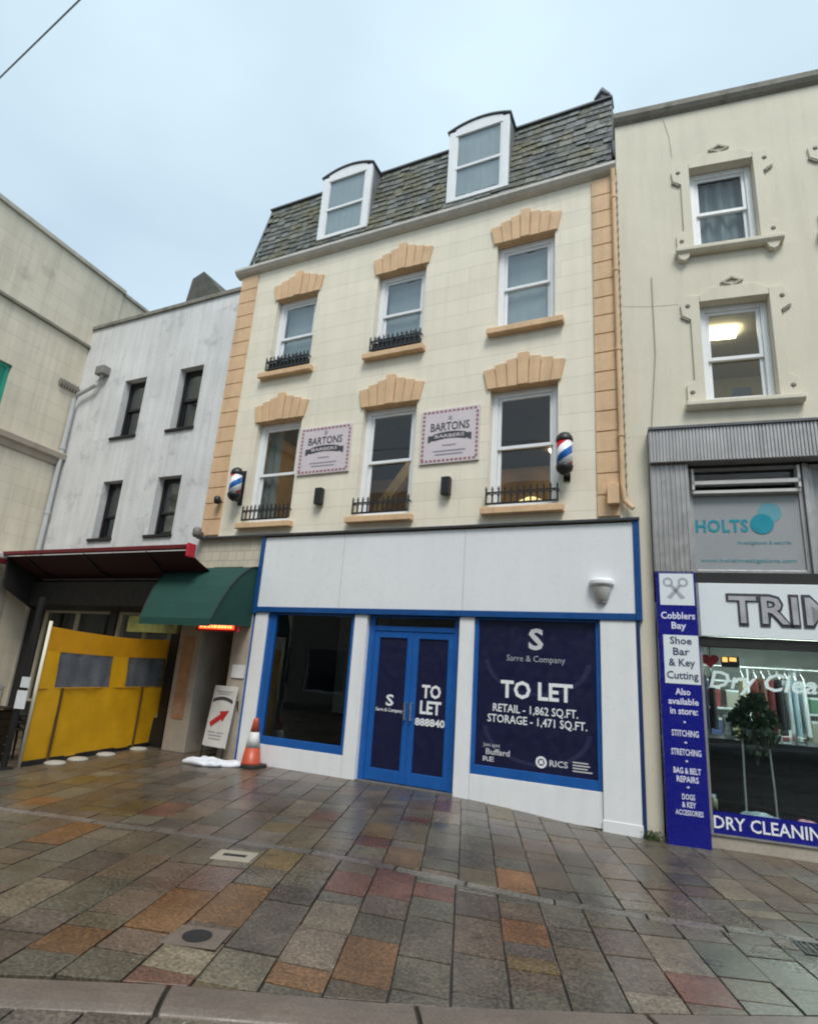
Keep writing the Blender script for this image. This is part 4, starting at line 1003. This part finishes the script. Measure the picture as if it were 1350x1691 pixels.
for k, (x0, x1, z0, z1) in enumerate(RW_):
    up = k in (0, 2)
    w = sash_window(Rb, x0+.003, x1-.003, z0+.003, z1-.003, .13, m_white, fw=.085, rail=(8.88 if up else 6.32),
                    curtain=((x0+.1, x1-.05, z0+.08, z1-.1, .03) if up else None))
    q = MB(); a, b, zs_ = x0-.27, x1+.28, z0-.02
    q.prismx([(0, zs_-.12), (-.09, zs_-.12), (-.13, zs_-.08), (-.13, zs_-.02), (.13, zs_), (.13, zs_-.1)], a, b)
    if up:
        for x in (x0-.16, x1+.14): q.prism([(x-.10, zs_-.10), (x-.06, zs_-.2), (x, zs_-.24), (x+.06, zs_-.2), (x+.10, zs_-.10)], -.09, .01)
    part('sill', q, m_right, Rb, bev=.01)
    # raised surround with ears and rosettes
    q = MB(); e = .15; xa, xb = x0-.13, x1+.13
    for sgn, xe in ((-1, x0), (1, x1)):
        o_ = lambda d: xe+sgn*d
        pl = [(o_(.003), zs_+.01), (o_(.24), zs_+.01), (o_(.24), zs_+.27), (o_(.13), zs_+.34), (o_(.13), z1-.28), (o_(.24), z1-.20), (o_(.26), z1-.02), (o_(.18), z1+.13), (o_(.003), z1+.11)]
        if sgn < 0: pl = pl[::-1]
        q.prism(pl, -.036, .01)
    q.prism([(x0+.0, z1+.004), (x1-.0, z1+.004), (x1, z1+.11), ((x0+x1)/2+.3, z1+.22), ((x0+x1)/2-.3, z1+.22), (x0, z1+.11)], -.0345, .01)
    sr_ = part('surround', q, m_right, Rb, bev=.006)
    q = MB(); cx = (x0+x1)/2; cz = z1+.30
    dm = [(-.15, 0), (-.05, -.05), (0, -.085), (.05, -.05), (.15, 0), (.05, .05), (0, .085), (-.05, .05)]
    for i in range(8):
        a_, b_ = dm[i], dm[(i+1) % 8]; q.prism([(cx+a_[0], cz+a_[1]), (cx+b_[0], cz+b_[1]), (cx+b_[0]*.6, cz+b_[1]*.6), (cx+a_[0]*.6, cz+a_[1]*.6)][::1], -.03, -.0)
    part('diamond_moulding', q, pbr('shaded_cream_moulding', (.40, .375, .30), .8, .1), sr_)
    q = MB()
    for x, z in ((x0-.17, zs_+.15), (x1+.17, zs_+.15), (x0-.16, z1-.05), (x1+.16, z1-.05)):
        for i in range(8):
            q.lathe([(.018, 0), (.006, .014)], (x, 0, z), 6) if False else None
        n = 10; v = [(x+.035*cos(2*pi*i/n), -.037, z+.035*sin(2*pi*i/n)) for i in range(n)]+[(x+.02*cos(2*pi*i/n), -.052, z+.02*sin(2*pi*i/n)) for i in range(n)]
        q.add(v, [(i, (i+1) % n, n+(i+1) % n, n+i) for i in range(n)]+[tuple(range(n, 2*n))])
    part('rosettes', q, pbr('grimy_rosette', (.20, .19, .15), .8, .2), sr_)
    for sgn, xe in ((-1, x0), (1, x1)):
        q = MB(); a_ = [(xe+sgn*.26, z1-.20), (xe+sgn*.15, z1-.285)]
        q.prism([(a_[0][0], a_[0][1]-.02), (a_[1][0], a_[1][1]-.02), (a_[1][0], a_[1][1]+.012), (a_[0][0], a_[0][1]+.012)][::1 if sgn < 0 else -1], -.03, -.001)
        part('ear_moulding', q, pbr('shadow_grime', (.26, .245, .20), .8, .2), sr_)  # dark strip puts the shadow under each ear into the colour
q = MB(); q.tube([(.33, -.012, 7.73), (.33, -.012, 6.4), (.23, -.012, 5.2)], .009, 6); tag(part('cable', q, pbr('grey_cable', (.42, .39, .32), .6), None), 'thin grey cable clipped down the rendered wall above the steel pelmet', 'cable')
bpy.data.objects['cable'].location = RO; bpy.data.objects['cable'].rotation_euler = (0, 0, YAW)
q = MB(); q.tube([(.62, -.004, 10.78), (.70, -.004, 10.35), (.72, -.004, 9.95)], .005, 4); q.tube([(-.1, -.001, 7.28), (.3, -.001, 7.22), (.69, -.001, 7.2)], .003, 4); part('wall_crack', q, pbr('crack_dirt', (.46, .43, .345), .9), Rb)
# ribbed metal pelmet and column
q = MB(); q.box(.17, 9, -.20, .0, 4.62, 5.10); rg = random.Random(4); x = .18
while x < 4.5: q.box(x, x+.026, -.216, -.198, 4.625, 5.095); x += .042
part('pelmet', q, m_alu, Rb)
q = MB(); q.box(.165, 9, -.24, .02, 5.10, 5.135); part('pelmet_flashing', q, m_lead, Rb)
q = MB(); q.box(.175, .65, -.13, .2, 3.12, 4.615); x = .19
while x < .62: q.box(x, x+.02, -.142, -.128, 3.125, 4.612); x += .06
part('steel_column', q, m_alu, Rb)
q = MB(); rectframe(q, .66, 2.02, 3.13, 4.60, .05, .05, .12); q.box(2.022, 2.08, .0, .14, 3.13, 4.60); q.box(.71, 1.97, .03, .12, 4.20, 4.26); rectframe(q, 2.09, 5, 3.13, 4.6, .05, .05, .12)
hw = part('office_window', q, m_alu, Rb, bev=.004)
q = MB(); q.box(.70, 1.98, -.06, -.02, 4.33, 4.38); q.box(.70, .73, -.06, .1, 4.26, 4.56); q.box(1.95, 1.98, -.06, .1, 4.26, 4.56); q.box(.70, 1.98, -.02, .04, 4.215, 4.255); part('open_vent', q, pbr('pale_vent_frame', (.60, .59, .56), .4), hw)
q = MB(); q.box(.71, 1.97, .075, .085, 3.18, 4.20); q.box(2.14, 5, .075, .085, 3.18, 4.55); part('frosted_pane', q, m_frost, hw)
q = MB(); q.box(.71, 1.97, .095, .10, 4.26, 4.55); part('pane', q, m_glassd, hw)
q = MB(); q.text('HOLTS', 1.045, .070, 3.70, .63, .165, bold=.03, space=1.08)
part('window_lettering', q, m_tealink, hw)
for cx, cz, r_, m_ in ((1.62, 3.955, .135, 1), (1.52, 3.80, .135, 0)):
    n = 28; q = MB(); q.add([(cx+r_*cos(2*pi*i/n), .0705-.003*(1-m_), cz+r_*sin(2*pi*i/n)) for i in range(n)], [tuple(range(n))]); part('emblem_disc', q, (m_tealink, m_tealpale)[m_], hw)
q = MB(); q.text('investigations & security', 1.53, .070, 3.53, .62, .045); part('window_lettering', q, m_tealpale, hw)
q = MB(); q.text('www.holtsinvestigations.com', 1.32, .070, 3.29, 1.1, .05); part('window_lettering', q, m_tealpale, hw)
q = MB(); room(q, .2, 6, .22, 3, 3.13, 4.7); part('middle_room', q, m_int_grey, Rb)
q = MB(); q.box(.66, 9, -.06, .2, 2.985, 3.125); q.box(.66, 9, -.06, .2, 2.19, 2.305); part('shop_beam', q, m_dark, Rb)
q = MB(); q.box(.66, 9, .0, .2, -.13, .02); part('plinth', q, m_stone, Rb)
q = MB(); q.box(.66, 9, -.02, .1, .02, .035); q.box(.655, .70, -.02, .1, .035, 2.19); q.box(3.2, 3.26, -.02, .1, .035, 2.19); dw = part('shop_window', q, m_alu, Rb)
q = MB(); q.box(.70, 3.2, .03, .038, .035, 2.19); part('pane', q, m_glassd, dw)
q = MB(); q.box(.70, 3.2, .012, .02, .04, .275); part('vinyl_band', q, m_signblue, dw)
q = MB(); q.text('DRY CLEANING', .71, .008, .095, 1.22, .135, align='l', bold=.012); part('lettering', q, m_letter, dw)
q = MB(); q.text('Dry Cleaning', .76, .024, 1.69, 1.72, .205, align='l', bold=.012, shear=.25); part('window_lettering', q, pbr('pale_green_letter', (.66, .78, .76), .4), dw)
q = MB(); room(q, .25, 6, .205, 4.0, -.12, 2.6); part('shop_interior', q, pbr('shop_wall', (.30, .31, .29), .7, .2), Rb)
q = MB(); q.box(.9, 2.0, .9, 1.05, 2.40, 2.46); q.box(1.2, 2.6, 1.9, 2.05, 2.40, 2.46); q.box(1.9, 3.2, .7, .8, 2.3, 2.35); part('strip_light', q, emit('fluorescent_tube', (.86, 1, .92), 22), Rb)
q = MB(); q.box(.3, 4, .5, 3.9, 2.47, 2.49); part('ceiling', q, pbr('shop_ceiling', (.45, .48, .43), .8), Rb)
q = MB(); q.box(.45, 4, 1.0, 1.05, -.1, 1.02); q.box(.45, 4, .55, 1.5, 1.02, 1.06); part('counter', q, [pbr('dark_counter', (.02, .024, .026), .4)], Rb)

def rb(x, y, z): return tuple(Vector(RO)+Matrix.Rotation(YAW, 3, 'Z')@Vector((x, y, z)))
def rthing(name, label, cat, x, y, z, group=None): return thing(name, label, cat, rb(x, y, z), YAW, group, local=True)
# fascia sign
t = rthing('shop_sign', 'white fascia sign reading TRIM in silver letters above the dry cleaners', 'sign', .69, -.06, 2.31)
q = MB(); q.box(0, 6, -.03, .05, .0, .67); part('board', q, m_signwhite, t, bev=.004)
q = MB(); q.text('TRIM', .31, -.040, .165, 1.22, .36, align='l', bold=.055, depth=.009, space=1.03); part('letter_outline', q, m_letter_dk, t)
q = MB(); q.text('TRIM', .335, -.052, .18, 1.17, .33, align='l', bold=.012, depth=.008, space=1.07); part('lettering', q, m_brushgrey, t)
q = MB(); q.box(-.03, -.004, -.032, .04, 0, .67); part('edge', q, m_alu, t)
# blue pillar sign
t = rthing('pillar_sign', 'tall royal blue pillar sign for cobblers services, with white panels', 'sign', .43, -.02, -.125)
q = MB(); q.box(-.245, .225, -.12, .06, .0, 3.235); part('board', q, m_signblue, t, bev=.004)
for a in ((-.205, .20, -.124, -.11, 2.805, 3.215), (-.19, .215, -.124, -.11, 1.83, 2.425)): part('white_panel', MB().box(*a), m_signwhite, t)
q = MB()
for cx, sg in ((-.105, 1), (.075, -1)):
    for k in range(16):
        a0, a1 = 2*pi*k/16, 2*pi*(k+1)/16
        q.add([(cx+r_*cos(a), -.1255, 3.10+r_*sin(a)) for a, r_ in ((a0, .035), (a1, .035), (a1, .062), (a0, .062))], [(0, 1, 2, 3)])
    q.add([(cx+sg*.02, -.1255, 3.05), (cx+sg*.055, -.1255, 3.07), (cx+sg*.20, -.1255, 2.90), (cx+sg*.15, -.1255, 2.88)], [(0, 1, 2, 3)])
part('crossed_keys_emblem', q, pbr('grey_emblem', (.36, .38, .42), .5), t)
m_pl = pbr('pale_blue_white_letter', (.70, .70, .85), .4)
for body, x, z, w, h in (('Cobblers', -.005, 2.63, .40, .085), ('Bay', 0, 2.505, .17, .085), ('Also', .005, 1.70, .17, .075), ('available', .005, 1.585, .34, .075), ('in store:', .005, 1.47, .31, .075),
        ('STITCHING', .005, 1.215, .30, .07), ('STRETCHING', .005, 1.0, .33, .07), ('BAG & BELT', .005, .795, .30, .065), ('REPAIRS', .005, .70, .24, .065), ('DOGS', .005, .51, .14, .06), ('& KEY', .005, .425, .15, .06), ('ACCESSORIES', .005, .34, .30, .055)):
    part('lettering', MB().text(body, x, -.1235, z, w, h, bold=.02), m_pl, t)
for z in (1.37, 1.135, .925, .635): part('bullet', MB().lathe([(.014, 0), (.014, .02)], (.005, -.121, z), 8), m_pl, t)
for body, z, w in (('Shoe', 2.315, .25), ('Bar', 2.18, .19), ('& Key', 2.045, .30), ('Cutting', 1.89, .36)):
    part('panel_lettering', MB().text(body, .012, -.1275, z, w, .09, bold=.012), m_letter_navy, t)

# things behind the dry cleaners' glass
t = rthing('red_sign', 'red heart shaped sign hanging at the top left of the dry cleaners window', 'sign', .80, .10, 1.92)
q = MB(); pts = [(.105*(16*sin(a)**3)/16, .085*(13*cos(a)-5*cos(2*a)-2*cos(3*a)-cos(4*a))/14) for a in [2*pi*k/28 for k in range(28)]]
q.prism([(x, .1+z) for x, z in pts][::-1], 0, .02); part('board', q, m_red_b, t)
q = MB(); q.box(-.005, .005, .005, .01, .15, .30); part('cord', q, m_black, t)
q = MB(); q.box(.13, .33, .0, .02, .03, .16); q.box(.14, .20, -.003, .0, .09, .15, 1); q.box(.22, .30, -.003, .0, .10, .15, 1); part('opening_sign', q, [m_dark, emit('amber_neon', (1, .55, .15), 1.0)], t)
t = rthing('shop_plant', 'bushy dark green plant on thin pale legs inside the dry cleaners window', 'plant', 1.30, .42, -.10)
q = MB(); rg = random.Random(12)
for i in range(1500):
    a = rg.random()*2*pi; b = math.acos(rg.uniform(-1, 1)); r_ = rg.random()**.4
    lx, ly, lz, lr = ((0, 0, 1.42, .20), (-.13, .02, 1.30, .16), (.14, -.02, 1.28, .15), (.05, .03, 1.62, .12), (-.07, -.03, 1.58, .10), (.02, 0, 1.15, .15), (.17, .02, 1.45, .09), (-.18, 0, 1.44, .08))[i % 8]
    x, y, z = lx+lr*r_*sin(b)*cos(a), ly+lr*.8*r_*sin(b)*sin(a), lz+lr*1.2*r_*cos(b)
    s_ = rg.uniform(.02, .05); c = rg.random()*6
    q.add([(x, y, z), (x+s_*cos(c), y+s_*sin(c), z-.3*s_), (x+s_*1.3*cos(c+.5), y+s_*1.3*sin(c+.5), z+s_*.8), (x+s_*.3*cos(c+1), y+s_*.3*sin(c+1), z+s_)], [(0, 1, 2, 3)])
part('foliage', q, m_leaf, t)
for x in (-.16, .16):
    q = MB(); q.tube([(x*.9, 0, 1.2), (x, -.02, .66), (x*1.05, -.02, 0)], .012, 6); q.box(x*1.05-.05, x*1.05+.05, -.05, .03, 0, .02); part('leg', q, pbr('pale_leg', (.42, .42, .40), .5), t)
q = MB(); q.tube([(0, 0, .9), (0, 0, 1.4)], .02, 6); part('stem', q, pbr('brown_stem', (.08, .06, .04), .8), t)
gcols = [('dark red', (.16, .03, .03)), ('brown', (.16, .085, .06)), ('pale grey', (.40, .44, .46)), ('black', (.02, .02, .022)), ('light blue', (.28, .38, .44)), ('white', (.6, .62, .62)), ('cream', (.46, .40, .28)), ('dark blue', (.02, .03, .09))]
garm = [(1.62, 0), (1.72, 1), (1.82, 0), (1.92, 3), (2.02, 2), (2.12, 4), (2.22, 5), (1.45, 6), (1.05, 3), (.95, 7)]
seen = {}
order = ['first', 'second', 'third']
for i, (x, ci) in enumerate(garm):
    nm, c = gcols[ci]; tot = sum(1 for g_ in garm if g_[1] == ci); k = seen.get(ci, 0); seen[ci] = k+1
    lab = f'{nm} garment hanging on the rail behind the dry cleaners window' if tot == 1 else f'{order[k]} {nm} garment from the {"right" if ci == 3 else "left"} on the rail behind the dry cleaners window'
    t = rthing('hanging_garment', lab, 'garment', x, 1.75, 1.12, 'garments on the dry cleaners rail')
    q = MB(); w = .05
    ph = random.random()*5
    q.grid(lambda a, b: ((.04+.016*sin(a*12+ph))*cos(2*pi*a)*(1.1-.35*b), (.20-.06*b)*sin(2*pi*a), .75*b), 24, 5); part('cloth', q, pbr(nm.replace(' ', '_')+'_garment', c, .8, .2), t, smooth=True)
    q = MB(); q.tube([(0, -.15, .76), (0, 0, .84), (0, .15, .76)], .006, 5); q.tube([(0, 0, .84), (0, .02, .9), (0, 0, .93)], .004, 5); part('hanger', q, m_steel, t)
t = rthing('garment_rail', 'steel garment rail behind the dry cleaners window', 'rail', 1.6, 1.75, -.12)
q = MB(); q.tube([(-.95, 0, 2.14), (.9, 0, 2.14)], .014, 8); part('rail', q, m_steel, t)
for x in (-.93, .88):
    q = MB(); q.tube([(x, 0, 0), (x, 0, 2.14)], .016, 8); part('upright', q, m_steel, t)
t = rthing('white_sculpture', 'white angular bottle shaped object on the counter, left of the plant', 'ornament', 1.06, .62, 1.06)
q = MB(); q.lathe([(.05, 0), (.075, .06), (.05, .16), (.07, .26), (.08, .29)], n=10); part('body', q, m_letter, t)
q = MB(); q.lathe([(.03, .29), (.025, .33)], n=10); part('neck', q, m_alu, t)
for k, (x, lab) in enumerate(((1.70, 'white letter tray standing on the dry cleaners counter right of the plant'), (1.86, 'grey letter tray standing on the dry cleaners counter near the frame edge'))):
    t = rthing('counter_tray', lab, 'tray', x, .66, 1.06, 'trays on the counter')
    q = MB(); q.box(-.06, .06, -.05, .05, 0, .012); q.box(-.06, -.05, -.05, .05, .012, .17-.03*k); q.box(.05, .06, -.05, .05, .012, .17-.03*k); part('frame', q, m_letter if k == 0 else m_alu, t)
    q = MB(); q.box(-.049, .049, -.04, .04, .08, .09); part('shelf', q, m_letter, t)
def bag(x, y, s, col, label, seed):
    rg = random.Random(seed); q = MB(); ph = [rg.random()*6 for _ in range(6)]
    def fn(i, j):
        a, b = 2*pi*i, pi*(j-.5); w = 1+.18*sin(3*a+ph[0])*cos(2*b+ph[1])+.10*sin(7*a+ph[2]+3*b)+.06*sin(11*a+ph[3]-5*b)
        return (s*1.2*cos(b)*cos(a)*w, s*.8*cos(b)*sin(a)*w, max(.0, s*.75*(sin(b)*w+.8)))
    q.grid(fn, 26, 16); o = part('laundry_bag', q, pbr(label.split()[0]+'_laundry_plastic', col, .3, .2, 9, .1, 40, .3), None, smooth=True)
    o.location = rb(x, y, .035); o.rotation_euler = (0, 0, YAW); tag(o, label, 'bag', 'laundry bags on the window floor')
bag(1.22, .30, .17, (.40, .50, .52), 'clear crumpled laundry bag low in the dry cleaners window', 1)
bag(1.42, .24, .14, (.30, .42, .60), 'bluish crumpled laundry bag low in the dry cleaners window', 2)
bag(1.72, .26, .15, (.60, .30, .34), 'pink laundry bag low in the dry cleaners window', 3)
bag(.98, .36, .11, (.10, .13, .11), 'dark laundry bag low in the dry cleaners window', 4)
t = rthing('spray_bottle', 'pale green spray bottle in the lower left corner of the dry cleaners window', 'bottle', .755, .14, .275)
q = MB(); q.lathe([(.03, 0), (.032, .10), (.014, .13)], n=12); part('body', q, pbr('pale_green_plastic', (.40, .46, .28), .3), t, smooth=True)
q = MB(); q.box(-.03, .014, -.012, .012, .13, .165); part('trigger', q, m_letter, t)

t = rthing('shelf_unit', 'white shelf unit at the back of the dry cleaners', 'shelf', 2.3, 3.3, -.12)
q = MB()
for z in (.6, 1.05, 1.5, 1.95): q.box(-1.2, .9, -.15, .2, z, z+.03)
for x in (-1.2, -.5, .2, .87): q.box(x, x+.03, -.149, .2, 0, 2.2)
part('shelves', q, m_signwhite, t)
rg = random.Random(21); k = 0
for z, zn in ((1.53, 'upper'), (1.08, 'middle')):
    for j, x in enumerate((-1.0, -.72, -.2, .06, .5)):
        w, h = rg.uniform(.16, .22), rg.uniform(.18, .34); c = [(.30, .05, .05), (.40, .38, .32), (.08, .12, .28), (.45, .40, .15), (.12, .25, .16)][(j+(z < 1.3)*2) % 5]
        nm = ['red', 'ivory', 'dark blue', 'mustard', 'green'][(j+(z < 1.3)*2) % 5]
        b = rthing('stock_box', f'{nm} carton with pale lid on the {zn} shelf inside the dry cleaners', 'carton', 2.3+x, 3.3, z-.12, 'cartons on the dry cleaners shelves')
        q = MB(); q.box(-w/2, w/2, -.12, .12, .001, h); part('body', q, pbr(nm.replace(' ', '_')+'_card', c, .7), b)
        q = MB(); q.box(-w/2-.004, w/2+.004, -.125, .125, h, h+.035); part('lid', q, m_signwhite, b)
# weeds at the foot of the wall
q = MB(); rg = random.Random(2)
for i in range(420):
    x = rg.gauss(0, .055); y = rg.gauss(0, .035); z = rg.random()**2*.085; a = rg.random()*6; s_ = rg.uniform(.008, .022)
    q.add([(x, y, z), (x+s_*cos(a), y+s_*sin(a), z+s_*.7), (x+s_*.4*cos(a+.7), y+s_*.4*sin(a+.7), z+s_*1.5)], [(0, 1, 2)])
o = part('weed_clump', q, m_moss); o.location = rb(.03, -.07, -.12); tag(o, 'tuft of green weed between the shopfront and the blue pillar sign', 'weed')

# ------------------------------------------------------------------ overhead wire and the far side of the street
q = MB(); P1, P2 = Vector((-13.4, -5.03, 8.0)), Vector((14, -8.37, 8.0))
q.tube([P1.lerp(P2, i/40)-Vector((0, 0, .0)) for i in range(41)], .009, 6)
tag(part('overhead_cable', q, pbr('grey_wire', (.36, .39, .42), .6)), 'thin grey cable crossing the sky above the street', 'cable')

T = thing('opposite_terrace', 'plain rendered terrace with dark windows on the far side of the street', 'building', (-6, -15, 0), pi, local=True)
holes = [(x, x+1.1, z, z+1.7) for x in [-16+3*i for i in range(11)] for z in (3.9, 6.7)]+[(x, x+2.2, .5, 2.5) for x in [-16+3*i for i in range(11)]]
q = wall(MB(), -18, 18, 0, 9, 0, .3, holes); part('wall', q, pbr('brown_grey_render', (.30, .26, .21), .8, .15), T)
q = MB(); q.prismx([(-.2, 9), (6, 9), (3, 11)], -18, 18); part('roof', q, m_lead, T)
for h in holes:
    q = MB(); rectframe(q, h[0]+.002, h[1]-.002, h[2]+.002, h[3]-.002, .07, .1, .2); w = part('window', q, m_white, T)
    q = MB(); q.box(h[0]+.06, h[1]-.06, .14, .15, h[2]+.06, h[3]-.06); part('pane', q, pbr('dark_pane', (.02, .025, .03), .08, .1, bump=0, rvar=.02), w)
